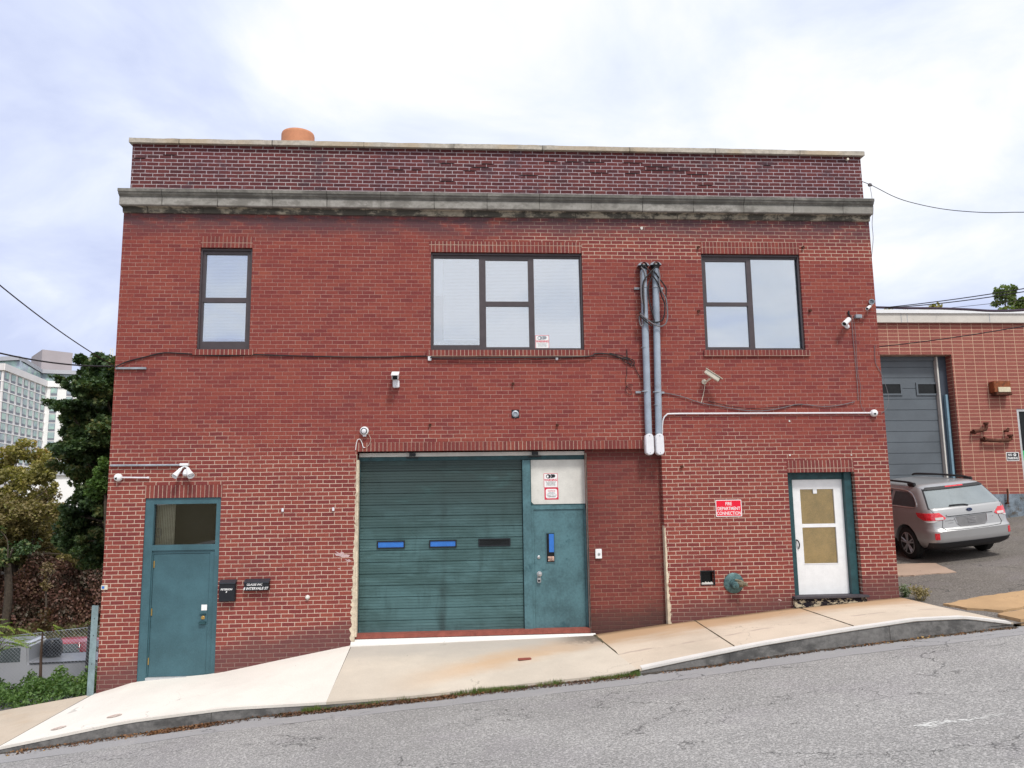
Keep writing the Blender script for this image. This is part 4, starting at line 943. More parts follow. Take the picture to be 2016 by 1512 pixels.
# fire connection
c = at(1445, 1148, .02); t_ = thing('fire_hose_connection', 'green patinated fire hose inlet on a round plate, left of the storm door', 'hose inlet', c)
MB().lathe((c.x, 0, c.z), (0, -1, 0), [(0, .172), (.02, .172), (.035, .15), (.045, .09), (.07, .075)], 36).build('plate', m_fdc, t_, smooth=True)
MB().lathe((c.x+.0, -.06, c.z-.02), (-.12, -1, -.1), [(0, .075), (.07, .06), (.075, .05), (.1, .05), (.105, .02), (.13, .018)], 20).build('inlet', m_fdc, t_, smooth=True)
MB().lathe((c.x+.03, -.06, c.z-.0), (.75, -1, -.05), [(0, .07), (.08, .055), (.14, .048), (.145, .032), (.2, .032), (.205, .02)], 20).build('inlet', m_patbr, t_, smooth=True)
MB().tube([(c.x+.0, -.1, c.z+.06), (c.x+.07, -.15, c.z+.05), (c.x+.14, -.2, c.z+.01)], .018, 8).build('lug', m_patbr, t_, smooth=True)
# signs -------------------------------------------------------------
def board(name, r, Y, m, par, th=.003, rad=.012):
    a, b, c, d = r; pts = []
    for cx, cz, a0 in ((b-rad, d-rad, 0), (a+rad, d-rad, 90), (a+rad, c+rad, 180), (b-rad, c+rad, 270)):
        for k in range(5): th_ = R(a0+k*22.5); pts.append((cx+rad*math.cos(th_), cz+rad*math.sin(th_)))
    return MB().prism(pts, Y-th, Y).build(name, m, par)
a, b = X(1409, 1000), X(1460, 1000); zt_, zb_ = Z(1434, 984), Z(1434, 1017)
t_ = thing('fire_sign', 'red sign with white border reading FIRE DEPARTMENT CONNECTION', 'sign', (a, 0, zb_))
board('border', (a, b, zb_, zt_), -.002, m_signw, t_); board('panel', (a+.012, b-.012, zb_+.012, zt_-.012), -.0052, m_red, t_, .001)
for s, q in (('FIRE', .76), ('DEPARTMENT', .47), ('CONNECTION', .19)): text_mesh(s, .080, Matrix.Translation(((a+b)/2, -.0068, lerp(zb_, zt_, q))), m_signw, t_, sx=.80, bold=.0010, depth=.0004)
def warn(name, r, Y, label, small=False):
    a, b, c, d = r; w, h = b-a, d-c; t_ = thing(name, label, 'sign', (a, Y, c))
    board('border', r, Y, m_redink, t_, .002, .01); e = w*.03; board('panel', (a+e, b-e, c+e, d-e), Y-.0022, m_signw, t_, .001, .008)
    cx = (a+b)/2; y = Y-.0034
    ink = m_blackink if not small else m_greyink
    # camera pictogram
    mb = MB(); zc_ = c+h*.80; q = w*.36
    body = [(cx-.02*q, zc_+.42*q), (cx+.75*q, zc_+.34*q), (cx+.95*q, zc_+.05*q), (cx+.75*q, zc_-.25*q), (cx+.0*q, zc_-.42*q), (cx+.12*q, zc_)]
    mb.prism(body, y-.0004, y)
    pts = [(cx-.45*q+.45*q*math.cos(k*math.pi/10)*(1.1), zc_-.02*q+.42*q*math.sin(k*math.pi/10)) for k in range(20)]; mb.prism(pts, y-.0004, y); pc = mb.build('pictogram', ink, t_)
    pts = [(cx-.6*q+.2*q*math.cos(k*math.pi/8), zc_-.05*q+.24*q*math.sin(k*math.pi/8)) for k in range(16)]; MB().prism(pts, y-.001, y-.0005).build('pictogram_lens', m_signw, t_)
    text_mesh('WARNING', w*.205, Matrix.Translation((cx, y, c+h*.53)), m_redink, t_, bold=w*.008, depth=.0004, sx=.92)
    for s, zz in (('ALL ACTIVITIES ARE', .40), ('MONITORED BY', .32), ('VIDEO CAMERAS', .24), ('24 HOURS A DAY', .16)): text_mesh(s, w*.105, Matrix.Translation((cx, y, c+h*zz)), ink, t_, depth=.0003, sx=.8)
    return t_
r = rect(1070.5, 932, 1098, 960, YD); warn('warning_sign', r, YD-.001, 'white warning sign with camera pictogram on the white panel over the side door')
r2 = rect(1072, 960.5, 1099.5, 983.5, YD); r2 = (r2[0], r2[1], r2[2], r[2]-.002)
a, b, c, d = r2; t_ = thing('notice_sign', 'square red framed notice directly under the warning sign on the white panel', 'sign', (a, YD, c))
board('border', r2, YD-.001, m_redink, t_, .002, .004); board('panel', (a+.022, b-.022, c+.022, d-.02), YD-.0032, m_signw, t_, .001, .03)
for s, zz, sz, mm in (('NOTICE', .72, .034, m_redink), ('THIS AREA IS', .59, .018, m_greyink), ('MONITORED BY', .49, .018, m_greyink), ('Closed Circuit', .38, .03, m_greyink), ('Television', .25, .035, m_blackink)): text_mesh(s, sz, Matrix.Translation(((a+b)/2, YD-.0045, lerp(c, d, zz))), mm, t_, depth=.0004, bold=.0006)
r = rect(1054, 660, 1081, 686, .095); warn('warning_sign', r, .097, 'faded warning sign with camera pictogram in the corner of the middle window', True)
# mailboxes
def mailbox(x0, x1, z0, z1, label, lines, dep=.1):
    t_ = thing('mailbox', label, 'mailbox', (x0, 0, z0))
    MB().box(x0, x1, -dep, -.002, z0, z1-.03).build('body', m_black, t_, bevel=.008)
    mb = MB(); mb.add([(x0-.004, -.002, z1+.01), (x1+.004, -.002, z1+.01), (x1+.004, -dep-.012, z1-.03), (x0-.004, -dep-.012, z1-.03), (x0-.004, -.002, z1-.025), (x1+.004, -.002, z1-.025), (x1+.004, -dep-.012, z1-.05), (x0-.004, -dep-.012, z1-.05)], [(0, 1, 2, 3), (4, 5, 6, 7), (0, 3, 7, 4), (1, 2, 6, 5), (2, 3, 7, 6), (0, 1, 5, 4)])
    mb.build('lid', plain('mailbox lid', (.03, .035, .045), .35), t_)
    for s, sz, fx, fz, sx in lines: text_mesh(s, sz, Matrix.Translation((lerp(x0, x1, fx), -dep-.001, lerp(z0, z1, fz))), m_signw, t_, sx=sx, bold=.0012, depth=.0005, shear=.25)
    return t_
mailbox(X(434.5, 1160), X(466, 1160), Z(450, 1183), Z(450, 1142), 'tall black mailbox beside the teal entrance door', [('PETERSON', .038, .46, .58, 1.0), ('8', .038, .46, .46, 1.0)])
mailbox(X(483.5, 1150), X(532, 1150), Z(508, 1161.5), Z(508, 1140.5), 'wide low black mailbox with two rows of white letters', [('GLASSE INC', .052, .42, .58, .9), ('8 INTERVALE ST', .056, .47, .2, .98)])
# square white sticker on door
c = U(402, 1196, .054); tag(MB().box(c.x-.045, c.x+.045, .052, .0545, c.z-.045, c.z+.045).build('door_sticker', m_signw, None), 'small white sticker above the lock of the teal entrance door', 'sticker')
# key lockbox hanging on the knob
c = U(1061.5, 1141, YD-.05); t_ = thing('key_lockbox', 'grey key lockbox hanging from the knob of the teal side door', 'lockbox', c)
MB().box(c.x-.032, c.x+.032, YD-.05, YD-.01, c.z-.055, c.z+.03).build('body', m_steel, t_, bevel=.01); MB().tube(smooth_path([(c.x-.02, YD-.03, c.z+.02), (c.x-.018, YD-.03, c.z+.06), (c.x+.018, YD-.03, c.z+.06), (c.x+.02, YD-.03, c.z+.02)], 4), .006, 8).build('shackle', m_steel, t_, smooth=True)
MB().box(c.x-.02, c.x+.02, YD-.053, YD-.0505, c.z-.035, c.z-.005).build('dial', m_blackink, t_)
# steel post at the left corner
a = U(195, 1192, -.03); b = U(187, 1368, -.03)
t_ = thing('steel_post', 'flat teal grey steel post against the left wall corner', 'post', (-5.74, -.03, b.z))
MB().box(-5.80, -5.70, -.045, -.03, b.z-.1, a.z).build('plate', m_galvan, t_); MB().box(-5.80, -5.79, -.0295, .03, b.z-.1, a.z).build('flange', m_galvan, t_)
for py in (1218, 1251, 1307): p = U(193, py, -.045); MB().lathe((-5.75, -.045, p.z), (0, -1, 0), [(0, .008), (.004, .007)], 8).build('bolt_hole', m_black, t_)
# bits lying on the ground
def ghit(px, py): return hit(px, py, pz)
p = ghit(1033, 1299); o = MB(Matrix.Translation(p+Vector((0, 0, .012))) @ Matrix.Rotation(R(8), 4, 'Z')).box(-.1, .1, -.035, .035, -.012, .014).build('brick_fragment', m_tile, None, bevel=.006); tag(o, 'broken piece of red brick lying on the driveway', 'brick')
for px, py, l, w in ((225, 1410, 'rusty oval cover set in the white pavement, nearer the kerb', .10), (115, 1434, 'faint rusty oval cover in the pavement further left', .10)):
    p = ghit(px, py); mb = MB(); n = 18; sl_ = (pz(p.x+.1, p.y)-pz(p.x-.1, p.y))/.2; sy_ = (pz(p.x, p.y+.1)-pz(p.x, p.y-.1))/.2
    mb.add([(p.x+w*math.cos(2*math.pi*i/n), p.y+w*.6*math.sin(2*math.pi*i/n), p.z+.006+sl_*w*math.cos(2*math.pi*i/n)+sy_*w*.6*math.sin(2*math.pi*i/n)) for i in range(n)], [tuple(range(n))])
    tag(mb.build('valve_cover', plain('rusty cover', (.47, .38, .33), .8, var=.4, scale=18), None), l, 'cover')
# ================================================================== neighbouring building
NY = 7.0
nb = thing('neighbour_building', 'single storey brick building with pale fascia set back at the right', 'building', (9, NY, .3))
NXA, NXB = 8.6, 22.0
nt_ = Z(1870, 635, NY); gx0, gx1, gz1 = 10.35, X(1884, 815, NY), Z(1870, 698, NY)
dxa = X(2001, 805, NY); dz1_ = Z(2006, 805, NY)
holes = [(gx0, gx1, -1, gz1), (dxa, dxa+2.1, -1, dz1_)]
xs = sorted(set([NXA, NXB]+[v for h in holes for v in h[:2]])); zs = sorted(set([-1, nt_]+[h[3] for h in holes]))
mb = MB()
for i in range(len(xs)-1):
    for k in range(len(zs)-1):
        cx, cz = (xs[i]+xs[i+1])/2, (zs[k]+zs[k+1])/2
        if any(h[0] < cx < h[1] and h[2] < cz < h[3] for h in holes): continue
        mb.quad((xs[i], NY, zs[k]), (xs[i+1], NY, zs[k]), (xs[i+1], NY, zs[k+1]), (xs[i], NY, zs[k+1]))
for h in holes:
    mb.quad((h[1], NY, h[2]), (h[1], NY+.35, h[2]), (h[1], NY+.35, h[3]), (h[1], NY, h[3])).quad((h[0], NY, h[2]), (h[0], NY+.35, h[2]), (h[0], NY+.35, h[3]), (h[0], NY, h[3])).quad((h[0], NY, h[3]), (h[1], NY, h[3]), (h[1], NY+.35, h[3]), (h[0], NY+.35, h[3]))
mb.quad((NXA, NY, -1), (NXA, NY+12, -1), (NXA, NY+12, nt_), (NXA, NY, nt_))
mb.build('wall', m_nb, nb)
zf0, zf1, zf2 = nt_, Z(1870, 619, NY), Z(1870, 612, NY)
MB().box(NXA-.05, NXB, NY-.10, NY+12, zf0-.02, zf1).build('fascia', m_fascia, nb)
MB().box(NXA-.07, NXB, NY-.14, NY+12, zf1+.001, zf2).build('roof_edge', m_white, nb)
mb = MB()
for px in (1774, 1948): x = X(px, 625, NY-.1); mb.box(x-.008, x+.008, NY-.106, NY-.1, zf0-.02, zf1)
for px, l in ((1780, .35), (1803, .2)): x = X(px, 625, NY-.1); mb.add([(x-.01, NY-.108, zf1), (x+.01, NY-.108, zf1), (x+.09, NY-.108, zf0), (x+.06, NY-.108, zf0)], [(0, 1, 2, 3)])
mb.build('fascia_joint', m_darkfr, nb) if False else None
for px in (1774, 1786, 1948): x = X(px, 625, NY-.1); MB().box(x-.006, x+.006, NY-.104, NY-.1005, zf0-.02, zf1).build('fascia_joint', m_galv, nb)
# blue grey foundation, visible right of the car
fz = Z(1985, 972.5, NY); MB().box(gx1+.001, dxa-.001, NY-.04, NY-.001, -.5, fz).build('foundation', m_found, nb)
# ribbed garage door, frame and tracks
gd_y = NY+.34; n = 17; zb_ = .2; prof = []
hsec = (gz1-zb_)/n
for i in range(n): prof += [(0, zb_+i*hsec+.01), (0, zb_+(i+1)*hsec-.012), (.012, zb_+(i+1)*hsec-.006)]
mb = MB(); m_ = len(prof); mb.add([(gx0, gd_y+o, z) for o, z in prof]+[(gx1-.32, gd_y+o, z) for o, z in prof], [(i, i+1, m_+i+1, m_+i) for i in range(m_-1)])
mb.build('garage_door', m_ngar, nb, 'tall blue grey sectional garage door')
MB().box(gx1-.31, gx1-.27, gd_y-.12, gd_y+.05, zb_, gz1-.02).build('door_track', m_offw, nb)
MB().box(gx1-.269, gx1-.001, gd_y-.06, gd_y+.06, zb_, gz1-.001).build('jamb', plain('dark blue jamb', (.06, .075, .10), .5), nb)
mb = MB().box(gx1-.16, gx1-.10, gd_y-.16, gd_y-.0605, zb_, Z(1885, 775, NY)).build('door_guard', plain('pale blue guard', (.2, .33, .42), .5), nb)
MB().box(gx0, gx1-.32, gd_y-.05, gd_y-.01, gz1-.12, gz1-.001).build('head_beam', m_ngar, nb)
for l, r in ((1729, 1772), (1806.5, 1846)):
    q = rect(l, 756.5, r, 775, gd_y); q = (max(q[0], gx0+.1), q[1], q[2], q[3]); e = .05
    mb = MB(); mb.box(q[0]-e, q[1]+e, gd_y-.03, gd_y+.01, q[3], q[3]+e).box(q[0]-e, q[1]+e, gd_y-.03, gd_y+.01, q[2]-e, q[2]).box(q[0]-e, q[0], gd_y-.03, gd_y+.01, q[2], q[3]).box(q[1], q[1]+e, gd_y-.03, gd_y+.01, q[2], q[3])
    f = mb.build('door_window', m_ngar, nb); MB().box(q[0], q[1], gd_y-.012, gd_y-.006, q[2], q[3]).build('pane', m_glassdark, f)
# glazed entrance at the far right
e = .07
mb = MB(); mb.box(dxa, dxa+e, NY+.02, NY+.12, .6, dz1_).box(dxa+1.1, dxa+1.1+e, NY+.02, NY+.12, .6, dz1_).box(dxa+e+.001, dxa+1.1-.001, NY+.02, NY+.12, dz1_-e, dz1_)
df = mb.build('entrance', m_alu, nb); MB().box(dxa+e, dxa+1.1, NY+.06, NY+.07, .6, dz1_-e).build('pane', m_glassdark, df)
zg = Z(2012, 887, NY); po = thing('poster', 'green and white poster behind the glass door at the right edge', 'poster', (dxa+e, NY, zg-1))
MB().box(dxa+e+.01, dxa+1.05, NY+.05, NY+.055, zg-.28, zg).build('panel', m_green, po); MB().box(dxa+e+.01, dxa+1.05, NY+.05, NY+.055, zg-.9, zg-.281).build('panel', m_signw, po)
MB().box(dxa+e+.01, dxa+1.05, NY+.05, NY+.055, zg-1.25, zg-.901).build('panel', m_green, po)
# NO PARKING sign
r = rect(1981.5, 890, 2006.5, 907.5, NY-.01); t_ = thing('no_parking_sign', 'small black and white NO PARKING sign beside the glass door', 'sign', (r[0], NY, r[2]))
board('border', r, NY-.002, m_signw, t_, .004, .015); e = .018; board('panel', (r[0]+e, r[1]-e, r[2]+e, r[3]-e), NY-.0062, m_blackink, t_, .001, .01)
w, h = r[1]-r[0], r[3]-r[2]
text_mesh('NO', h*.36, Matrix.Translation((lerp(r[0], r[1], .30), NY-.008, lerp(r[2], r[3], .68))), m_signw, t_, bold=.003, sx=.9, depth=.0004)
text_mesh('PARKING', h*.36, Matrix.Translation(((r[0]+r[1])/2, NY-.008, lerp(r[2], r[3], .30))), m_signw, t_, bold=.003, sx=.8, depth=.0004)
cx, cz = lerp(r[0], r[1], .68), lerp(r[2], r[3], .70)
MB().lathe((cx, NY-.0072, cz), (0, -1, 0), [(0, h*.17), (.001, h*.17)], 20).build('symbol', m_signw, t_); text_mesh('P', h*.22, Matrix.Translation((cx, NY-.0095, cz)), m_blackink, t_, bold=.002, depth=.0003)
# rusty wall lamp and pipes
r = rect(1954, 751, 1987, 777, NY-.15); t_ = thing('rusty_wall_lamp', 'rusty orange wall lamp with cream lens on the brick building', 'lamp', (r[0], NY, r[2]))
MB().box(r[0], r[1], NY-.22, NY-.001, r[2]+.06, r[3]).build('housing', m_rustbox, t_, bevel=.01)
MB().box(r[0]+.1, r[1]-.03, NY-.25, NY-.2205, r[2]+.06, r[2]+.2).build('lens', plain('cream lens', (.65, .58, .42), .4), t_, bevel=.008)
MB().box(r[0]+.03, r[1]+.01, NY-.24, NY-.02, r[2]-.02, r[2]+.059).build('base', m_rust, t_, bevel=.01)
def rp(label, pts, r_, fl=True):
    P = [U(x, y, NY-.12) for x, y in pts]; t_ = thing('rusty_pipe', label, 'pipe', P[0]); MB().tube(P, r_, 9).build('pipe', m_rust, t_, smooth=True)
    for e_ in ((0, 1), (-1, -2)) if fl else ((0, 1),):
        d = (P[e_[1]]-P[e_[0]]).normalized(); MB().lathe(P[e_[0]], d, [(-.02, r_*1.5), (.03, r_*1.45)], 10).build('flange', m_rust, t_)
    p = P[0]; MB().tube([p, (p.x, NY, p.z)], r_*.9, 8).build('stub', m_rust, t_)
rp('rusty bent pipe on the brick wall, upper left of the two', [(1918, 850), (1932, 847.5), (1940, 845.5), (1942, 841), (1941, 833)], .045)
rp('long rusty pipe on the brick wall, lower right of the two', [(1938, 865), (1950, 867), (1970, 868), (1984, 867), (1990, 864), (1989, 857)], .05)
rp('tiny rusty pipe stub left of the glass door frame', [(1983, 848), (1985.5, 843)], .03, False)
rp('thin rusty rod standing against the blue grey foundation', [(1984, 991), (1984, 975), (1983.5, 962)], .025, False)
# ================================================================== cars
def paint(name, col, metal=.5, rough=.32):
    m, t = newmat(name); p = t.n('ShaderNodeTexCoord').outputs['Object']; fl = t.noise(p, 300, 2)
    c = t.mix(t.ss(fl, .3, .7, 0, .12), col, tuple(min(1, v*1.5) for v in col))
    c = t.mix(t.m('MULTIPLY', t.ss(t.noise(p, 3, 6, .7), .5, .75), .25), c, tuple(v*.6+.03 for v in col))
    t.out(t.pr(c, rough, metal, None, .5, .6)); return m
m_silver = paint('silver champagne paint', (.40, .405, .41), .45); m_whitecar = paint('white car paint', (.7, .7, .72), .0); m_redcar = paint('red car paint', (.34, .012, .03), .0, .55); m_greycar = paint('silver truck paint', (.42, .43, .46), .4); m_darkcar = paint('dark car paint', (.03, .035, .045), .3)
m_tyre = plain('tyre rubber', (.018, .018, .018), .85, var=.2); m_rim = plain('wheel rim', (.42, .43, .45), .35, .7); m_trim = plain('black plastic trim', (.025, .025, .028), .55, var=.1)
m_carglass = plain('car glass', (.05, .065, .07), .05, spec=.8, var=.1); m_reargl = plain('rear glass', (.26, .30, .31), .06, .45, spec=1, var=.15, scale=2, coat=1.0)
m_chrome = plain('chrome', (.7, .7, .72), .15, .9)
m_lampred, t = newmat('red lamp lens'); p = t.n('ShaderNodeTexCoord').outputs['Object']
t.out(t.pr(t.mix(t.ss(t.noise(p, 30, 2), .4, .6), (.6, .01, .02), (.8, .04, .06)), .12, 0, None, .6, .8))
m_lampclear = plain('clear lamp lens', (.62, .6, .58), .12, spec=.6)
class Car:
    """rounded-plan shell stacked in height: table rows z, halfwidth, rear y, front y, corner radius"""
    def __init__(s, rows): s.rows = rows
    def at(s, z):
        R_ = s.rows
        z = min(max(z, R_[0][0]), R_[-1][0])
        for a, b in zip(R_, R_[1:]):
            if a[0] <= z <= b[0]: k = (z-a[0])/(b[0]-a[0]); return [lerp(p, q, k) for p, q in zip(a, b)]
    def P(s, sd, z, off=0.0, side=1):
        """arc length sd from the rear centre line; side +1 right, -1 left"""
        _, w, y0, y1, r = s.at(z); bow = .05
        a = w-r; arc = r*math.pi/2
        if sd <= a: k = sd/w; x, y = sd, y0+bow*k*k; n = (0, -1)
        elif sd <= a+arc:
            th = (sd-a)/r; ka = (a/w); yb = y0+bow*ka*ka; x = a+r*math.sin(th); y = yb+r*(1-math.cos(th)); n = (math.sin(th), -math.cos(th))
        else: ka = a/w; x = w; y = y0+bow*ka*ka+r+(sd-a-arc); n = (1, 0)
        return Vector((side*(x+n[0]*off), y+n[1]*off, z))
    def sy(s, z, y):
        """arc length for a given y on the flank"""
        _, w, y0, y1, r = s.at(z); a = w-r; yb = y0+.05*(a/w)**2
        return a+r*math.pi/2+(y-yb-r)
    def ring(s, z):
        _, w, y0, y1, r = s.at(z); pts = []
        a = w-r; S_ = [a*i/6 for i in range(7)]+[a+r*math.pi/2*i/6 for i in range(1, 7)]
        pts = [s.P(q, z) for q in S_]; yr = pts[-1].y; rf = min(.45, r*1.6)
        n = 16; pts += [Vector((w, lerp(yr, y1-rf, i/n), z)) for i in range(1, n+1)]
        pts += [Vector((w-rf+rf*math.cos(i*math.pi/12), y1-rf+rf*math.sin(i*math.pi/12), z)) for i in range(1, 7)]
        return pts+[Vector((-p.x, p.y, p.z)) for p in reversed(pts[1:])]
    def shell(s, name, m, par, M, wheels=(), wr=.40, z0=None):
        zs = []
        for a, b in zip(s.rows, s.rows[1:]): zs += [lerp(a[0], b[0], i/3) for i in range(3)]
        zs.append(s.rows[-1][0]); rings = [s.ring(z) for z in zs]; n = len(rings[0]); mb = MB()
        vs = [p for r in rings for p in r]
        fs = [(i*n+k, i*n+(k+1) % n, (i+1)*n+(k+1) % n, (i+1)*n+k) for i in range(len(rings)-1) for k in range(n)]
        fs += [tuple(range(n-1, -1, -1)), tuple(range(len(vs)-n, len(vs)))]
        mb.add(vs, fs); me = bpy.data.meshes.new(name); me.from_pydata(mb.v, [], mb.f)
        bm = bmesh.new(); bm.from_mesh(me); bmesh.ops.recalc_face_normals(bm, faces=bm.faces); bm.to_mesh(me); bm.free()
        if wheels:
            o = bpy.data.objects.new('x', me); COL.objects.link(o)
            c = MB()
            for y in wheels: c.lathe((-1.2, y, wr*.86), (1, 0, 0), [(0, wr), (2.4, wr)], 28)
            # keep the middle of the floor: cut only the outer .28 m on each side
            c2 = MB()
            for y in wheels:
                for x in (-1.2, .62): c2.lathe((x, y, wr*.86), (1, 0, 0), [(0, wr), (.58, wr)], 28)
            mc = bpy.data.meshes.new('c'); mc.from_pydata(c2.v, [], c2.f); bm = bmesh.new(); bm.from_mesh(mc); bmesh.ops.recalc_face_normals(bm, faces=bm.faces); bm.to_mesh(mc); bm.free()
            oc = bpy.data.objects.new('c', mc); COL.objects.link(oc)
            md = o.modifiers.new('b', 'BOOLEAN'); md.operation = 'DIFFERENCE'; md.object = oc; md.solver = 'EXACT'
            dg = bpy.context.evaluated_depsgraph_get(); me2 = bpy.data.meshes.new_from_object(o.evaluated_get(dg))
            bpy.data.objects.remove(o); bpy.data.objects.remove(oc); me = me2; me.materials.clear()
        me.transform(M); ob = fin(name, me, m, par); smooth_by_angle(ob, .5); return ob
    def patch(s, name, m, par, M, z0, z1, L, Rr, side=1, off=.006, nz=6, ns=10, both=False, thick=.012):
        """surface patch lofted between left boundary L(z) and right boundary R(z), arc-length units"""
        mb = MB(M); sd = lambda v: (v, 1) if v >= 0 else (-v, -1)
        vs = []
        for o_ in (off, off-thick):
            for i in range(nz+1):
                z = lerp(z0, z1, i/nz)
                for j in range(ns+1):
                    v = lerp(L(z), Rr(z), j/ns)*side; q, sg = sd(v); vs.append(s.P(q, z, o_, sg))
        w = ns+1; N = (nz+1)*w; fs = [(i*w+j, i*w+j+1, (i+1)*w+j+1, (i+1)*w+j) for i in range(nz) for j in range(ns)]
        edge = [j for j in range(w)]+[i*w+ns for i in range(1, nz+1)]+[nz*w+j for j in range(ns-1, -1, -1)]+[i*w for i in range(nz-1, 0, -1)]
        fs += [(a, b, b+N, a+N) for a, b in zip(edge, edge[1:]+edge[:1])]
        mb.add(vs, fs); return mb.build(name, m, par, smooth=True)
def lin(*tab): return lambda z: interp(list(tab), z)
def wheel(par, M, x, y, r=.335, side=1, w=.2, spokes=5):
    mb = MB(M); xc = x*side
    t_ = MB(M).lathe((xc-side*w, y, r), (side, 0, 0), [(0, r*.62), (.01, r*.9), (.04, r), (w-.04, r), (w-.01, r*.93), (w+.004, r*.72), (w-.015, r*.66)], 32).build('tyre', m_tyre, par, smooth=True)
    rm = MB(M).lathe((xc-side*.06, y, r), (side, 0, 0), [(0, r*.67), (.05, r*.66), (.058, r*.6), (.01, r*.56), (.0, .01)], 28).build('rim_well', m_trim, par)
    mb = MB(M).lathe((xc-side*.02, y, r), (side, 0, 0), [(0, r*.68), (.012, r*.68), (.016, r*.6), (.004, r*.6)], 32); mb.lathe((xc-side*.04, y, r), (side, 0, 0), [(0, r*.16), (.035, r*.14), (.04, .02)], 16)
    for k in range(spokes*2):
        a = 2*math.pi*(k//2)/spokes+(.17 if k % 2 else -.17)+.3; b = a+(-.06 if k % 2 else .06)
        p0 = Vector((xc-side*.012, y+r*.13*math.cos(b), r+r*.13*math.sin(b))); p1 = Vector((xc-side*.008, y+r*.63*math.cos(a), r+r*.63*math.sin(a)))
        mb.tube([p0, p1], r*.055, 6)
    mb.build('rim', m_rim, par, smooth=True)
def place(x, y, zf, rot=0.0):
    """stand on the sloping ground"""
    c, s_ = math.cos(rot), math.sin(rot)
    gx_ = (zf(x+.8, y)-zf(x-.8, y))/1.6; gy_ = (zf(x, y+1.5)-zf(x, y-1.5))/3
    n = Vector((-gx_, -gy_, 1)).normalized(); f = Vector((-s_, c, 0)); f = (f-n*f.dot(n)).normalized(); r_ = f.cross(n)
    M = Matrix((r_, f, n)).transposed().to_4x4(); M.translation = (x, y, zf(x, y)); return M
# --- silver wagon
wag = Car([(.27, .78, .20, 4.5, .22), (.34, .86, .07, 4.65, .22), (.46, .905, .005, 4.76, .24), (.66, .91, .0, 4.77, .24), (.72, .905, .05, 4.76, .24), (.90, .905, .085, 4.70, .24), (1.02, .895, .11, 4.3, .23), (1.10, .875, .14, 3.9, .22), (1.13, .865, .17, 3.75, .21), (1.30, .805, .33, 3.35, .19), (1.46, .735, .475, 2.98, .17), (1.535, .68, .545, 2.8, .17), (1.58, .60, .66, 2.6, .18), (1.60, .45, .9, 2.3, .2)])
CX, CY = 10.72, 2.28
M = place(CX, CY, lotz, R(1.5)); t_ = thing('parked_car', 'silver champagne station wagon parked nose in at the tall blue grey garage door', 'car', M.translation)
wag.shell('body', m_silver, t_, M, wheels=(.98, 3.7), wr=.405)
MB(M).box(-.62, .62, .6, 4.1, .2, .6).build('underbody', m_trim, t_)
gl = wag.patch('rear_window', m_reargl, t_, M, 1.13, 1.475, lin((1.13, -.80), (1.475, -.66)), lin((1.13, .80), (1.475, .66)), off=.006, ns=24, nz=8)
wag.patch('window_edge', m_trim, t_, M, 1.478, 1.53, lin((1.478, -.68), (1.53, -.60)), lin((1.478, .68), (1.53, .60)), off=.03, ns=20)
wag.patch('window_edge', m_trim, t_, M, 1.11, 1.50, lin((1.11, -.835), (1.5, -.69)), lin((1.11, -.80), (1.5, -.66)), off=.004, ns=3); wag.patch('window_edge', m_trim, t_, M, 1.11, 1.50, lin((1.11, .80), (1.5, .66)), lin((1.11, .835), (1.5, .69)), off=.004, ns=3)
wag.patch('brake_light', m_lampred, t_, M, 1.505, 1.528, lambda z: -.2, lambda z: .2, off=.036, ns=8, nz=2)
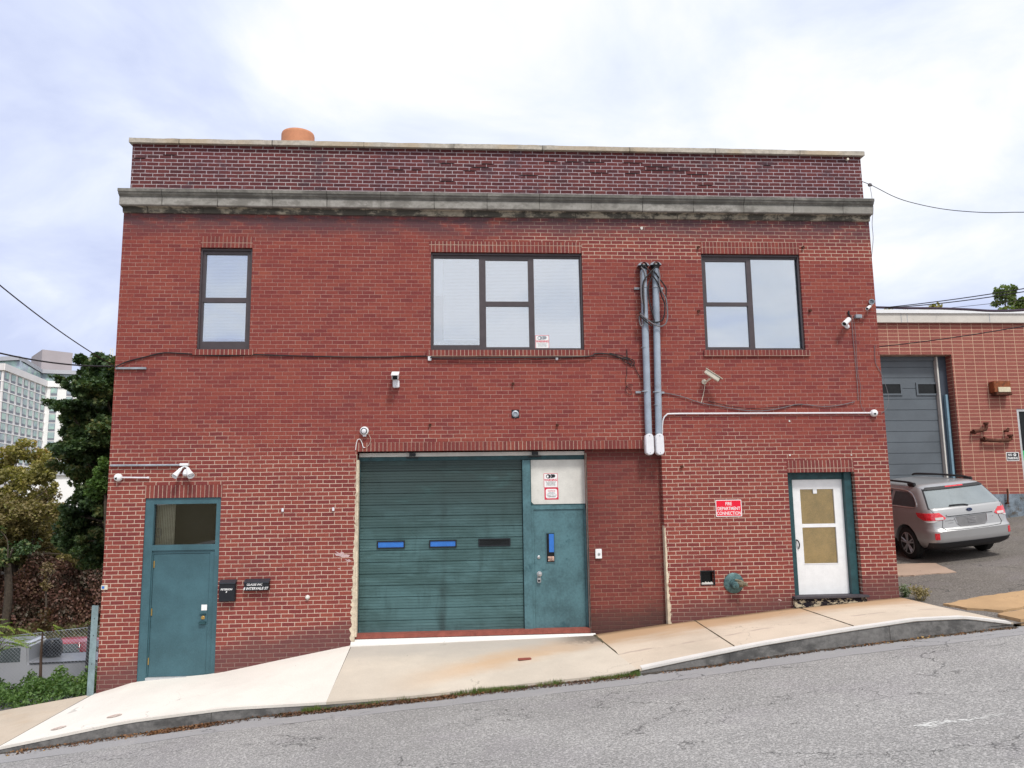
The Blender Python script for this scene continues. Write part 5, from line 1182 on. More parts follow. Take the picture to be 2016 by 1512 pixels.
for sd in (1, -1):
    la = wag.patch('tail_lamp', m_lampred, t_, M, .885, 1.035, lin((.885, .60), (.92, .54), (1.035, .66)), lin((.885, .98), (.95, 1.16), (1.035, 1.20)), side=sd, off=.012, ns=14, nz=8)
    wag.patch('reversing_lens', m_lampclear, la, M, .895, .945, lambda z: .60, lambda z: .76, side=sd, off=.017, ns=4, nz=2); wag.patch('lower_lens', m_lampclear, la, M, .845, .883, lin((.845, .80), (.883, .70)), lin((.845, .93), (.883, 1.0)), side=sd, off=.01, ns=6, nz=2)
    wag.patch('reflector', m_lampred, t_, M, .50, .63, lambda z: .76+.0*z, lambda z: .85, side=sd, off=.008, ns=4)
    MB(M).tube(smooth_path([(sd*.66, .86, 1.575), (sd*.655, .95, 1.615), (sd*.65, 1.2, 1.63), (sd*.64, 2.0, 1.64), (sd*.62, 2.7, 1.63), (sd*.62, 2.85, 1.6)]), .023, 8).build('roof_rail', m_trim, t_, smooth=True)
    M_ = M; MB(M_).box(sd*.66-.035, sd*.66+.035, .82, 1.05, 1.55, 1.625).build('rail_foot', m_trim, t_, bevel=.015)
    # side windows: quarter light, rear door
    A = lambda y: (lambda z: wag.sy(z, y))
    q = wag.patch('quarter_window', m_carglass, t_, M, 1.14, 1.43, lambda z: wag.sy(z, interp([(1.14, .62), (1.2, .60), (1.34, .74), (1.43, .95)], z)), lambda z: wag.sy(z, 1.42), side=sd, off=.005)
    wag.patch('side_window', m_carglass, t_, M, 1.14, 1.45, lambda z: wag.sy(z, 1.52), lambda z: wag.sy(z, interp([(1.14, 2.45), (1.45, 2.35)], z)), side=sd, off=.005); wag.patch('side_window', m_carglass, t_, M, 1.14, 1.45, lambda z: wag.sy(z, interp([(1.14, 2.52), (1.45, 2.42)], z)), lambda z: wag.sy(z, interp([(1.14, 3.5), (1.45, 2.9)], z)), side=sd, off=.005)
    pts = [wag.P(wag.sy(z, y), z, .008, sd) for y, z in [(3.5, 1.125), (2.4, 1.122), (1.4, 1.12), (.75, 1.122), (.58, 1.14), (.57, 1.19), (.66, 1.30), (.80, 1.40), (1.0, 1.455), (1.5, 1.475), (2.3, 1.475)]]
    MB(M).tube(smooth_path(pts, 4), .009, 6).build('window_trim', m_chrome, t_, smooth=True)
    wheel(t_, M, .905, .98, .345, sd); wheel(t_, M, .905, 3.7, .345, sd)
    wag.patch('sill_trim', m_trim, t_, M, .27, .40, lambda z: wag.sy(z, 1.4), lambda z: wag.sy(z, 3.28), side=sd, off=.01, ns=6, nz=2)
# tailgate seams, plate recess, trim
def seam(path, off=.003, r=.005, m=None): return MB(M).tube([wag.P(abs(a), z, off, 1 if a >= 0 else -1) for a, z in path], r, 5).build('panel_seam', m or m_darkfr, t_)
seam([(-.80, 1.12), (-.76, 1.04), (-.66, .98), (-.62, .86), (-.66, .74), (-.60, .685), (-.3, .675), (0, .673), (.3, .675), (.60, .685), (.66, .74), (.62, .86), (.66, .98), (.76, 1.04), (.80, 1.12)])
wag.patch('tailgate_ledge', m_silver, t_, M, .955, .985, lambda z: -.52, lambda z: .52, off=.03, ns=12, nz=3)
wag.patch('shadow_gap', m_trim, t_, M, .94, .954, lambda z: -.5, lambda z: .5, off=.008, ns=12, nz=1)
pl_ = wag.patch('plate_recess', plain('plate recess', (.20, .20, .205), .5, .3), t_, M, .735, .925, lin((.735, -.27), (.78, -.33), (.925, -.36)), lin((.735, .27), (.78, .33), (.925, .36)), off=.004, ns=10, nz=6)
seam([(-.36, .93), (-.335, .79), (-.27, .735), (0, .73), (.27, .735), (.335, .79), (.36, .93)], .007, .007, m_chrome)
mb = MB(M)
for z in (.79, .82, .85, .88):
    a = wag.P(0, z, .01); mb.box(-.09, .09, a.y-.004, a.y+.01, z-.005, z+.005)
mb.build('plate_bracket', m_chrome, t_)
wag.patch('bumper_lower', m_trim, t_, M, .27, .43, lin((.27, -1.02), (.43, -.98)), lin((.27, 1.02), (.43, .98)), off=.012, ns=22, nz=5)
a = wag.P(0, 1.01, .012); em = MB(M).lathe((0, a.y+.008, 1.045), (0, -1, 0), [(0, .062), (.01, .06), (.013, .05)], 24)
em.v = [tuple(v) for v in em.v]; eo = em.build('emblem', plain('emblem blue', (.02, .04, .12), .25, .4), t_)
c_ = M @ Vector((0, a.y, 1.045)); 
for v in eo.data.vertices: v.co.z = (v.co.z-(c_.z-worldloc(eo).z))*.55+(c_.z-worldloc(eo).z)
MS = M @ Matrix.Translation((0, a.y-.006, 1.045))
mb = MB(MS)
for sx_, sz_, r_ in ((-.03, .006, .009), (-.008, -.008, .006), (.008, .010, .006), (.02, -.006, .006), (.03, .006, .006), (-.015, .012, .005)):
    mb.prism([(sx_+(r_ if k % 2 == 0 else r_*.4)*math.cos(k*math.pi/4), sz_+(r_ if k % 2 == 0 else r_*.4)*math.sin(k*math.pi/4)) for k in range(8)], -.0015, 0)
MB_ = mb.build('emblem_stars', m_chrome, t_)
for s, x_, z_, sz in (('OUTBACK', -.46, .865, .042), ('SUBARU', -.46, .815, .026), ('2.5i', .47, .865, .03)):
    q = wag.P(abs(x_), z_, .005); text_mesh(s, sz, M @ Matrix.Translation((x_, q.y-.002, z_)), m_chrome, t_, depth=.001, sx=1.2)
a0 = wag.P(.0, 1.14, .02); MB(M).tube(smooth_path([(.02, a0.y-.01, 1.13), (-.1, a0.y+.00, 1.155), (-.38, a0.y+.015, 1.16)]), .012, 6).build('wiper', m_trim, t_, smooth=True)
# --- small distant cars down in the lower lot
def small_car(label, x, y, rot, m, h=1.45, L=4.5, van=False):
    zf = lambda a, b: interp(LZ, b)
    k = h/1.45
    rows = [(.25, .80, .12, L-.15, .22), (.45, .88, .0, L, .25), (.75, .89, .05, L-.02, .25), (.92*k, .86, .15, L-.25, .25), (.97*k, .83, .35, L-1.05, .22), (1.2*k, .74, .75 if not van else .4, L-1.5, .2), (1.38*k, .66, 1.15 if not van else .5, L-1.9, .2), (h, .5, 1.5 if not van else .8, L-2.2, .2)]
    c = Car(rows); M = place(x, y, zf, rot); t_ = thing('parked_car', label, 'car', M.translation, 'cars in the lower lot behind the fence')
    c.shell('body', m, t_, M, wheels=(.85, L-.9), wr=.36)
    for sd in (1, -1):
        c.patch('side_window', m_carglass, t_, M, 1.0*k, 1.34*k, lambda z: c.sy(z, c.at(z)[2]+.35), lambda z: c.sy(z, L/2-.1), side=sd, off=.006); c.patch('side_window', m_carglass, t_, M, 1.0*k, 1.34*k, lambda z: c.sy(z, L/2), lambda z: c.sy(z, c.at(z)[3]-.5), side=sd, off=.006)
        for yy in (.85, L-.9): wheel(t_, M, .88, yy, .31, sd)
        c.patch('tail_lamp', m_lampred, t_, M, .66, .84, lambda z: .55, lambda z: .95, side=sd, off=.01)
    c.patch('rear_window', m_carglass, t_, M, 1.0*k, 1.34*k, lambda z: -.6, lambda z: .6, off=.006)
    # windscreen
    f0, f1 = c.at(1.0*k), c.at(1.34*k); mb = MB(M); mb.add([(-.62, f0[3]+.01, f0[0]+.01), (.62, f0[3]+.01, f0[0]+.01), (.52, f1[3]+.01, f1[0]), (-.52, f1[3]+.01, f1[0])], [(0, 1, 2, 3)]); mb.build('windscreen', m_carglass, t_)
    return t_
def px_place(px, py, Y, dz): p = U(px, py, Y); return p.x, Y
x_, _ = px_place(138, 1262, 20, 0); small_car('white car farthest back beyond the chain link fence', x_-3.0, 20.0, R(-100), m_whitecar, 1.4, 4.4)
x_, _ = px_place(70, 1262, 18.4, 0); small_car('white and grey car parked left of the farthest white car, partly behind leaves', x_-3.3, 18.4, R(-96), m_whitecar, 1.42)
x_, _ = px_place(172, 1292, 15.6, 0); small_car('red car behind the bed of the silver pickup', -13.45, 14.9, R(4), m_redcar, 1.70, 4.4, True)
x_, _ = px_place(20, 1250, 16, 0); small_car('dark car at the left edge behind the leaves', x_-6.0, 21.0, R(-95), m_darkcar, 1.5)
# --- silver pickup seen side on
zg = -4.50; px0 = U(176, 1300, 12.2).x
M = Matrix.Translation((px0+.15, 13.15, zg)) @ Matrix.Rotation(R(6), 4, 'Z') @ Matrix.Rotation(R(90), 4, 'Z')
t_ = thing('pickup_truck', 'silver pickup truck side on, closest behind the chain link fence', 'truck', M.translation, 'cars in the lower lot behind the fence')
# local: y forward points to -x world (cab at the left)
cabw = .75
prof = [(0, .55), (0, 1.27), (2.0, 1.27), (2.02, 1.32), (2.06, 1.80), (2.2, 1.86), (3.4, 1.84), (3.95, 1.35), (5.2, 1.2), (5.35, .9), (5.35, .5)]
mb = MB(M); n = len(prof)
mb.add([(-cabw, y, z) for y, z in prof]+[(cabw, y, z) for y, z in prof], [tuple(range(n)), tuple(range(2*n-1, n-1, -1))]+[(i, i+n, (i+1) % n+n, (i+1) % n) for i in range(n)])
mb.build('body', m_greycar, t_, bevel=.05)
MB(M).box(-.77, -.73, .02, 1.98, 1.245, 1.285).build('bed_rail', m_trim, t_); MB(M).box(.73, .77, .02, 1.98, 1.245, 1.285).build('bed_rail', m_trim, t_)
MB(M).box(-.72, .72, .05, 1.95, 1.272, 1.28).build('bed_cover', m_greycar, t_)
for sd in (1, -1):
    MB(M).add([(sd*.755, 2.25, 1.33), (sd*.755, 3.75, 1.33), (sd*.755, 3.35, 1.75), (sd*.755, 2.25, 1.75)], [(0, 1, 2, 3)]).build('side_window', m_carglass, t_)
    for yy in (.95, 4.4): wheel(t_, M, .77, yy, .38, sd)
o = MB(M).lathe((.25, 1.72, 1.29), (0, 0, 1), [(0, .05), (.02, .26), (.1, .3), (.42, .27), (.52, .2), (.54, .05)], 12).build('black_bag', m_black, None, smooth=True); tag(o, 'dark bulky load standing on the bed of the silver pickup', 'bag')
text_mesh('4x4 TRUCK', .16, M @ Matrix.Translation((.757, .62, 1.0)) @ Matrix.Rotation(R(90), 4, 'Z'), m_signw, t_, depth=.001, sx=1.1, shear=.2)
# ================================================================== vegetation
def leafmat(name, cols, trans=.25, rough=.55, clump=(.6, .55)):
    m, t = newmat(name); p = t.pos(); g = t.n('ShaderNodeNewGeometry'); r_ = g.outputs['Random Per Island']
    f = t.m('ADD', t.m('MULTIPLY', r_, .5), t.m('MULTIPLY', t.ss(t.noise(p, clump[0], 4, .6), .3, .7), clump[1]), clamp=True)
    c = t.ramp(f, cols); tr = t.n('ShaderNodeBsdfTranslucent', {'Color': t.n('ShaderNodeVectorMath', {0: c, 1: (1.3, 1.5, .6)}, operation='MULTIPLY').outputs[0]}).outputs[0]
    t.out(t.n('ShaderNodeMixShader', {0: trans, 1: t.pr(c, rough, 0, None, .35), 2: tr}).outputs[0]); return m
def leaves(name, C, size, m, par=None, up=.3, aspect=1.5, seed=1, five=False):
    """C: Nx3 leaf centres; every leaf a small bent kite of its own"""
    g = np.random.default_rng(seed); n = len(C); C = np.asarray(C, float)
    nrm = g.normal(size=(n, 3)); nrm[:, 2] = np.abs(nrm[:, 2])+up; nrm /= np.linalg.norm(nrm, axis=1)[:, None]
    a = g.normal(size=(n, 3)); a -= nrm*(a*nrm).sum(1)[:, None]; a /= np.linalg.norm(a, axis=1)[:, None]; b = np.cross(nrm, a)
    s = (size*g.uniform(.6, 1.3, n))[:, None]
    if five:   # lobed leaf: a star of 10 points
        ang = [90, 62, 38, 12, -28, -90, 208, 168, 142, 118]; rad = [1, .5, .92, .42, .72, .25, .72, .42, .92, .5]
        V = np.stack([C+s*.5*(b*math.sin(R(q))*r+a*math.cos(R(q))*r)-nrm*s*.12*r for q, r in zip(ang, rad)], 1); k = 10
    else:
        V = np.stack([C-b*s*.5, C+a*s*.5/aspect+nrm*s*.1, C+b*s*.5-nrm*s*.08, C-a*s*.5/aspect+nrm*s*.1], 1); k = 4
    me = bpy.data.meshes.new(name); me.vertices.add(n*k); me.vertices.foreach_set('co', V.reshape(-1))
    me.loops.add(n*k); me.loops.foreach_set('vertex_index', np.arange(n*k, dtype=np.int32)); me.polygons.add(n)
    me.polygons.foreach_set('loop_start', np.arange(0, n*k, k, dtype=np.int32)); me.polygons.foreach_set('loop_total', np.full(n, k, np.int32)); me.update(calc_edges=True)
    return fin(name, me, m, par)
def blobs(cl, dens, seed=0, shell=.55):
    """clumps (x,y,z,rx,ry,rz) -> leaf positions, denser towards each clump's outer half"""
    g = np.random.default_rng(seed); out = []; sub_ = []
    for x, y, z, rx, ry, rz in cl:
        for i in range(15):
            d = g.normal(size=3); d /= np.linalg.norm(d); q = g.uniform(.45, 1.0); s_ = g.uniform(.28, .5); sub_.append((x+d[0]*rx*q, y+d[1]*ry*q, z+d[2]*rz*q-.1*rz, rx*s_*1.25, ry*s_*1.25, rz*s_*1.05))
    cl = sub_; dens = dens*1.25
    for x, y, z, rx, ry, rz in cl:
        n = int(dens*rx*ry*rz*4.2); d = g.normal(size=(n, 3)); d /= np.linalg.norm(d, axis=1)[:, None]
        r = g.uniform(shell**3, 1, n)**(1/3)*g.uniform(.75, 1.08, n); out.append(np.array([x, y, z])+d*r[:, None]*np.array([rx, ry, rz]))
    return np.concatenate(out)
m_bark = plain('bark', (.07, .055, .042), .95, var=.4, scale=10, bump=.8); m_twig = plain('twig', (.09, .06, .045), .95, var=.3)
m_maple = leafmat('maple leaves', [(0, (.022, .045, .018)), (.35, (.036, .072, .026)), (.65, (.07, .115, .04)), (.88, (.15, .17, .06)), (1, (.22, .17, .07))], clump=(.9, .6), trans=.2)
m_yellow = leafmat('yellowing leaves', [(0, (.12, .115, .045)), (.4, (.22, .20, .07)), (.75, (.33, .28, .09)), (1, (.38, .24, .10))], trans=.3)
m_brown = leafmat('brown leaves', [(0, (.09, .075, .045)), (.4, (.16, .12, .065)), (.75, (.22, .155, .085)), (1, (.24, .19, .08))], trans=.25)
m_olive = leafmat('olive leaves', [(0, (.11, .10, .045)), (.4, (.19, .16, .07)), (.75, (.26, .20, .09)), (1, (.24, .24, .08))], trans=.3)
m_vine = leafmat('vine leaves', [(0, (.05, .055, .03)), (.35, (.09, .062, .045)), (.7, (.15, .07, .055)), (1, (.20, .13, .08))], clump=(.8, .6), trans=.15)
m_weed = leafmat('weed leaves', [(0, (.05, .105, .03)), (.5, (.09, .17, .045)), (1, (.19, .28, .08))], clump=(1.5, .5), trans=.25)
m_fresh = leafmat('fresh green leaves', [(0, (.09, .17, .03)), (.5, (.17, .27, .04)), (1, (.28, .34, .06))], trans=.35)
m_grass = leafmat('grass blades', [(0, (.06, .08, .025)), (.5, (.11, .17, .035)), (1, (.24, .22, .09))], clump=(4, .5), trans=.2)
m_dry = leafmat('dry stalks', [(0, (.24, .19, .10)), (.5, (.33, .27, .13)), (1, (.20, .25, .09))], trans=.2)
m_litter = leafmat('fallen leaves', [(0, (.06, .035, .02)), (.5, (.13, .06, .03)), (.85, (.26, .13, .05)), (1, (.42, .28, .08))], trans=.1)
def limbs(base, tips, r0, name, par, m=None, r1=.02):
    mb = MB(); top = Vector(base)
    for tp in tips:
        tp = Vector(tp); b = Vector(base); mid = b.lerp(tp, .5)+Vector((random.uniform(-.3, .3), random.uniform(-.3, .3), .25)); mid.x = lerp(mid.x, b.x, .35); mid.y = lerp(mid.y, b.y, .35)
        mb.tube(smooth_path([b, mid, tp], 5), r0*random.uniform(.3, .6), 7, r2=r1*.6)
    return mb.build(name, m or m_bark, par, smooth=True)
def tree(name, label, base, cl, dens, size, m, r0, cat='tree', group=None, seed=0, five=False, trunk_h=None, shell=.5):
    t_ = thing(name, label, cat, base, group)
    b = Vector(base); cz = min(c[2]-c[5]*.5 for c in cl); cxm = sum(c[0] for c in cl)/len(cl); cym = sum(c[1] for c in cl)/len(cl)
    fork = Vector((lerp(b.x, cxm, .5), lerp(b.y, cym, .5), max(b.z+.6, cz)))
    MB().tube(smooth_path([b-Vector((0, 0, .3)), b.lerp(fork, .5)+Vector((.1, 0, 0)), fork]), r0, 10, r2=r0*.75).build('trunk', m_bark, t_, smooth=True)
    tips = [(c[0]+random.uniform(-.5, .5)*c[3], c[1], c[2]+random.uniform(0, .5)*c[5]) for c in cl]
    limbs(fork, tips, r0*.6, 'branches', t_)
    leaves('crown', blobs(cl, dens, seed, shell), size, m, t_, seed=seed+5, five=five); return t_
G = np.random.default_rng(5)
# dark maple at the left corner of the building (outline from the survey, standing 10 m back)
ou = [(205, 712, 26, 20), (172, 720, 20, 20), (222, 745, 25, 24), (150, 745, 8, 10), (122, 745, 11, 9), (140, 762, 15, 12), (190, 765, 32, 24), (110, 795, 16, 9), (140, 800, 26, 14), (185, 805, 40, 26), (225, 800, 30, 30), (160, 838, 30, 20), (205, 850, 36, 26), (118, 880, 20, 14), (150, 880, 30, 20), (200, 890, 36, 24), (125, 912, 20, 18), (170, 930, 16, 14), (200, 935, 34, 26), (225, 930, 28, 30), (160, 985, 22, 20), (150, 1010, 22, 18), (200, 990, 36, 30), (175, 1035, 30, 22), (210, 1045, 28, 26), (160, 1075, 18, 18), (200, 1090, 26, 22)]
cl = []
for px, py, rx, ry in ou:
    Y = random.uniform(8.6, 11.0); c = U(px, py, Y); k = (Y+13.4)/FPX
    cl.append((c.x, Y, c.z, rx*k*1.0, max(.45, rx*k*.9), ry*k*1.0))
for py in range(735, 1090, 15):
    px = random.uniform(140 if py > 780 else 190, 218); ou_r = random.uniform(20, 30); Y = random.uniform(9.2, 11.4); c = U(px, py, Y); k = (Y+13.4)/FPX; cl.append((c.x, Y, c.z, ou_r*k, ou_r*k, ou_r*k*.95))
for i in range(22): Y = random.uniform(9.5, 12.5); cl.append((-9.0+random.uniform(-.5, 2.4), Y, random.uniform(.5, 5.6), .8, .9, .7))
tree('maple_tree', 'dark green maple tree beside the left corner of the brick building', (-8.9, 10.5, -4.5), cl, 3600, .145, m_maple, .15, seed=3, five=True, shell=.35)
# brighter lower branch by the corner
c = U(200, 945, 8.3); leaves_c = [(U(205, 925, 8.3).x, 8.3, U(205, 925, 8.3).z, .25, .3, .35), (U(190, 960, 8.3).x, 8.3, U(190, 960, 8.3).z, .35, .3, .3)]
tree('young_maple', 'brighter green maple branches lowest against the left wall', (U(212, 960, 8.3).x+.1, 8.3, -4.5), leaves_c, 7000, .12, leafmat('bright maple leaves', [(0, (.05, .10, .03)), (.5, (.09, .17, .04)), (1, (.15, .22, .06))]), .05, seed=9, five=True)
def pxtree(name, label, Y, ou, dens, size, m, r0, zb, seed, group=None, jit=1.5, **k):
    cl = []
    for px, py, rx, ry in ou:
        y = Y+random.uniform(-jit, jit); c = U(px, py, y); q = (y+13.4)/FPX; cl.append((c.x, y, c.z, rx*q, rx*q*.9, ry*q))
    cx = sum(c[0] for c in cl)/len(cl); return tree(name, label, (cx, Y, zb), cl, dens, size, m, r0, seed=seed, group=group, **k)
tg = 'autumn trees behind the lower lot'
pxtree('autumn_tree', 'yellow green autumn tree with the tallest crown at the left edge', 30, [(10, 895, 28, 22), (45, 885, 26, 20), (80, 900, 26, 24), (95, 925, 22, 26), (20, 940, 34, 30), (60, 945, 34, 28), (-30, 930, 40, 50), (95, 960, 16, 22), (-5, 990, 34, 30), (40, 1000, 30, 20), (0, 1050, 40, 40), (40, 1030, 30, 30)], 330, .19, m_yellow, .25, -3.8, 21, tg)
pxtree('autumn_tree', 'olive brown autumn tree in the middle between the yellow tree and the maple', 33, [(40, 1000, 34, 26), (80, 985, 30, 28), (110, 1010, 30, 28), (20, 1040, 40, 36), (70, 1045, 40, 34), (120, 1055, 34, 34), (150, 1070, 30, 34), (175, 1090, 30, 30), (-30, 1060, 40, 50), (135, 1030, 20, 24), (190, 1040, 26, 40), (60, 1095, 60, 30), (130, 1100, 50, 26)], 300, .2, m_brown, .25, -3.5, 22, tg)
pxtree('autumn_tree', 'dark leafless limbed tree low at the left edge', 27, [(-10, 1040, 20, 20), (25, 1085, 24, 20), (55, 1075, 24, 16), (-20, 1100, 26, 24)], 160, .17, m_maple, .2, -4.2, 23, tg)
pxtree('autumn_tree', 'thin rusty brown sapling standing lowest in front of the vines', 24, [(95, 1120, 12, 14), (90, 1150, 10, 12)], 900, .13, m_brown, .05, -4.4, 27, tg, jit=.3)
pxtree('autumn_tree', 'broad olive brown shrubby tree filling the gap low behind the yellow green tree', 29, [(15, 1000, 34, 30), (55, 1010, 34, 30), (90, 1000, 28, 28), (0, 1040, 34, 30), (40, 1050, 36, 30), (85, 1045, 34, 30), (125, 1050, 26, 30), (60, 1085, 40, 26), (110, 1085, 34, 22), (145, 1095, 24, 20), (20, 1090, 36, 24), (-25, 1060, 36, 50)], 300, .17, m_olive, .12, -4.4, 29, tg)
# vine covered bank
N = 60000; u = G.uniform(0, 1, N); v = G.uniform(0, 1, N); xx = lerp(-27, -12.5, u)
hh = 3.2+.6*np.sin(xx*.9)+.5*np.sin(xx*2.3); zz = -4.9+v*(hh+.4); yy = 27.2+1.6*v+.35*np.sin(xx*3+zz*2)+G.normal(0, .22, N)
o = leaves('vine_bank', np.stack([xx, yy, zz], 1), .155, m_vine, None, up=0, seed=31); tag(o, 'bank smothered in dark red and brown vines behind the parked cars', 'vines', kind='stuff')
structure('vine_bank_soil', MB().add([(-30, 29.3, -5), (-11, 29.3, -5), (-11, 29.9, -2.6), (-30, 29.9, -2.6), (-30, 45, -2), (-11, 45, -2)], [(0, 1, 2, 3), (3, 2, 5, 4)]), earth('bank soil', (.035, .03, .022), (.05, .04, .03)))
bpy.data.objects['vine_bank_soil'].name = 'terrain'
# dry grass in front of the vines
N = 9000; xx = G.uniform(-24, -12, N); yy = G.uniform(23.5, 27.3, N); zz = np.interp(yy, [22.5, 27.5], [-5.34, -4.64])+G.uniform(0, .6, N)
o = leaves('dry_grass', np.stack([xx, yy, zz], 1), .16, leafmat('dry grass', [(0, (.09, .08, .035)), (.5, (.15, .13, .06)), (1, (.12, .15, .05))]), None, up=0, aspect=3, seed=33); tag(o, kind='stuff', label='dry olive grass on the slope under the vines')
# green weeds between pavement and fence: each plant leafy, all together uncountable
N = 15000; xx = G.uniform(-10.5, -5.86, N); yy = G.uniform(.06, 2.1, N)
gz_ = np.interp(xx, [-10.5, -5.8], [-2.02, -1.50])-np.clip(yy-1.2, 0, 1)*.35
hm = .26+.14*np.sin(xx*5.1+1.3)*np.cos(yy*4)+.08*np.sin(xx*13+yy*7)+.02; hm *= np.clip((yy+.12)/.5, .35, 1); zz = gz_+G.uniform(0, 1, N)**.7*hm
o = leaves('weeds', np.stack([xx, yy, zz], 1), .062, m_weed, None, up=.5, aspect=1.9, seed=41); tag(o, 'bed of fresh green weeds between the pavement and the chain link fence', 'weeds', kind='stuff')
# chain link fence
t_ = thing('chain_link_fence', 'chain link fence with dark posts behind the green weeds', 'fence', (-6.6, 1.9, -1.7)); FY = 1.9
fx0, fx1 = -10.6, -6.05; zb = lambda x: np.interp(x, [-10.6, -6], [-2.35, -1.95]); H_ = 1.33
mb = MB(); sp = .062; k = -H_
x = fx0-H_
while x < fx1:
    for sg in (1, -1):
        xa, xb = (x, x+H_) if sg > 0 else (x+H_, x)
        # clip to panel
        za, zc2 = 0.0, H_
        def clip(xa, za, xb, zc2):
            if xa < fx0: za += (fx0-xa)*(zc2-za)/(xb-xa); xa = fx0
            if xb > fx1: zc2 = za+(fx1-xa)*(zc2-za)/(xb-xa); xb = fx1
            return xa, za, xb, zc2
        if sg > 0: r_ = clip(xa, 0, xb, H_) if xa < fx1 and xb > fx0 else None
        else:
            r_ = clip(xb, H_, xa, 0) if xb < fx1 and xa > fx0 else None
        if r_ and r_[2]-r_[0] > .02:
            a, b = Vector((r_[0], FY+.004*sg, zb(r_[0])+r_[1])), Vector((r_[2], FY+.004*sg, zb(r_[2])+r_[3])); mb.tube([a, b], .0016, 3, cap=False)
    x += sp
mb.build('wire_mesh', m_galv, t_)
p = U(171, 1290, FY)
for x, r_ in ((p.x, .05), (-8.9, .03), (-10.5, .03)): MB().tube([(x, FY+.05, zb(x)-.3), (x+.02, FY+.05, zb(x)+H_+.02)], r_, 10).build('post', m_trim, t_)
MB().tube([(fx0, FY+.02, zb(fx0)+H_), (fx1, FY+.02, zb(fx1)+H_)], .006, 6).build('top_wire', m_galv, t_)
# sapling with reddish leaves and fern like green fronds
b = U(82, 1345, 1.5); t_ = thing('sapling', 'dark slender sapling with reddish leaf tuft standing in the weeds', 'tree', b)
top = U(84, 1245, 1.5); MB().tube(smooth_path([b-Vector((0, 0, .5)), b.lerp(top, .5)+Vector((-.02, 0, 0)), top]), .032, 8, r2=.014).build('trunk', m_twig, t_, smooth=True)
cl = [(U(px, py, 1.5).x, 1.5, U(px, py, 1.5).z, rx*.0097, .12, ry*.0097) for px, py, rx, ry in [(88, 1222, 13, 13), (80, 1236, 12, 9), (100, 1232, 10, 8), (92, 1205, 8, 9)]]
leaves('crown', blobs(cl, 9000, 4, .2), .06, leafmat('reddish leaves', [(0, (.07, .035, .025)), (.5, (.12, .05, .035)), (1, (.10, .09, .04))]), t_, seed=12)
def frond(p0, p1, n=9, ls=.085, sag=.05, seed=0, w=1.0):
    g = random.Random(seed); P0, P1 = Vector(p0), Vector(p1); C = []; L = (P1-P0).length; side = Vector((0, 0, 1)).cross((P1-P0).normalized()).normalized()
    ax = (P1-P0).normalized(); up_ = ax.cross(side)
    vs = []; fs = []
    for i in range(n):
        t = (i+1)/(n+.4); c = P0.lerp(P1, t)-Vector((0, 0, sag*t*t)); k = ls*w*(1-.35*t)
        for s_ in (-1, 1):
            d = (side*s_+ax*.45-Vector((0, 0, .35))).normalized(); q = d.cross(up_).normalized(); o = len(vs)
            vs += [c, c+d*k*.5+q*k*.17, c+d*k, c+d*k*.5-q*k*.17]; fs.append((o, o+1, o+2, o+3))
    return vs, fs, (P0, P1, sag)
t_ = thing('sumac_shrub', 'bright green shrub with feathery fronds at the left edge above the weeds', 'shrub', U(-10, 1340, 1.1))
mb = MB(); st = MB(); rt = U(-15, 1290, 1.1)
for i in range(26):
    a = U(random.uniform(-30, 40), random.uniform(1222, 1275), random.uniform(.8, 1.5)); e = a+Vector((random.uniform(.10, .42)*(1 if random.random() < .75 else -1), random.uniform(-.2, .2), random.uniform(-.10, .10)))
    vs, fs, _ = frond(a, e, 10, .10, .06, i); mb.add(vs, fs); st.tube([rt, rt.lerp(a, .6)+Vector((0, 0, .06)), a, e-Vector((0, 0, .05))], .004, 5, r2=.002)
st.tube([U(-12, 1390, 1.1), rt], .015, 6); st.build('stems', m_twig, t_); mb.build('fronds', m_fresh, t_)
mb = MB()
for a, e in (((72, 1236), (90, 1240)), ((104, 1228), (116, 1232)), ((108, 1231), (128, 1236)), ((106, 1232), (118, 1243)), ((56, 1256), (40, 1252))):
    vs, fs, _ = frond(U(*a, 1.2), U(*e, 1.2), 6, .07, .03, 3); mb.add(vs, fs)
o = mb.build('frond_sprigs', m_fresh, None); tag(o, 'few bright green leaf sprigs hanging right of the reddish sapling', 'leaves')
# kerb side grass tufts and litter (uncountable)
def kerbstuff(segs, dens, seed, blade=True, y0=-2.20, y1=-2.0, up=.09):
    g = np.random.default_rng(seed); P = []
    for a, b, d in segs:
        n = int(dens*d*(b-a)); x = g.uniform(a, b, n); y = g.uniform(y0, y1, n); z = np.array([interp(GUT, q) for q in x])+.04*np.clip(-2-y, 0, 1)+g.uniform(.0, 1, n)*up*(1-np.abs(y-(y0+y1)/2)/(y1-y0)); P.append(np.stack([x, y, z], 1))
    return np.concatenate(P)
xk = lambda px, py: X(px, py, -2)
segs = [(xk(545, 1405), xk(640, 1392), .5), (xk(640, 1395), xk(800, 1382), .6), (xk(800, 1382), xk(930, 1368), .8), (xk(930, 1368), xk(1040, 1352), 2.2), (xk(1040, 1352), xk(1160, 1340), 1.5), (xk(1160, 1340), xk(1258, 1328), 1.9), (xk(598, 1398), xk(630, 1394), 2.2)]
P_ = kerbstuff([(a, b, d*.6) for a, b, d in segs], 1500, 3, up=.05, y0=-2.12, y1=-2.0)
mb = MB()
for x, y, z in P_:
    if .5+.5*math.sin(x*3.1)+.35*math.sin(x*9.7+1)+.2*math.sin(x*23) < random.random()*.9: continue
    h = random.uniform(.012, .045)*(1+.5*math.sin(x*5.3)); dx, dy = random.uniform(-.03, .03), random.uniform(-.03, .02); w = .004
    mb.add([(x-w, y, z-.02), (x+w, y, z-.02), (x+dx, y+dy, z+h)], [(0, 1, 2)])
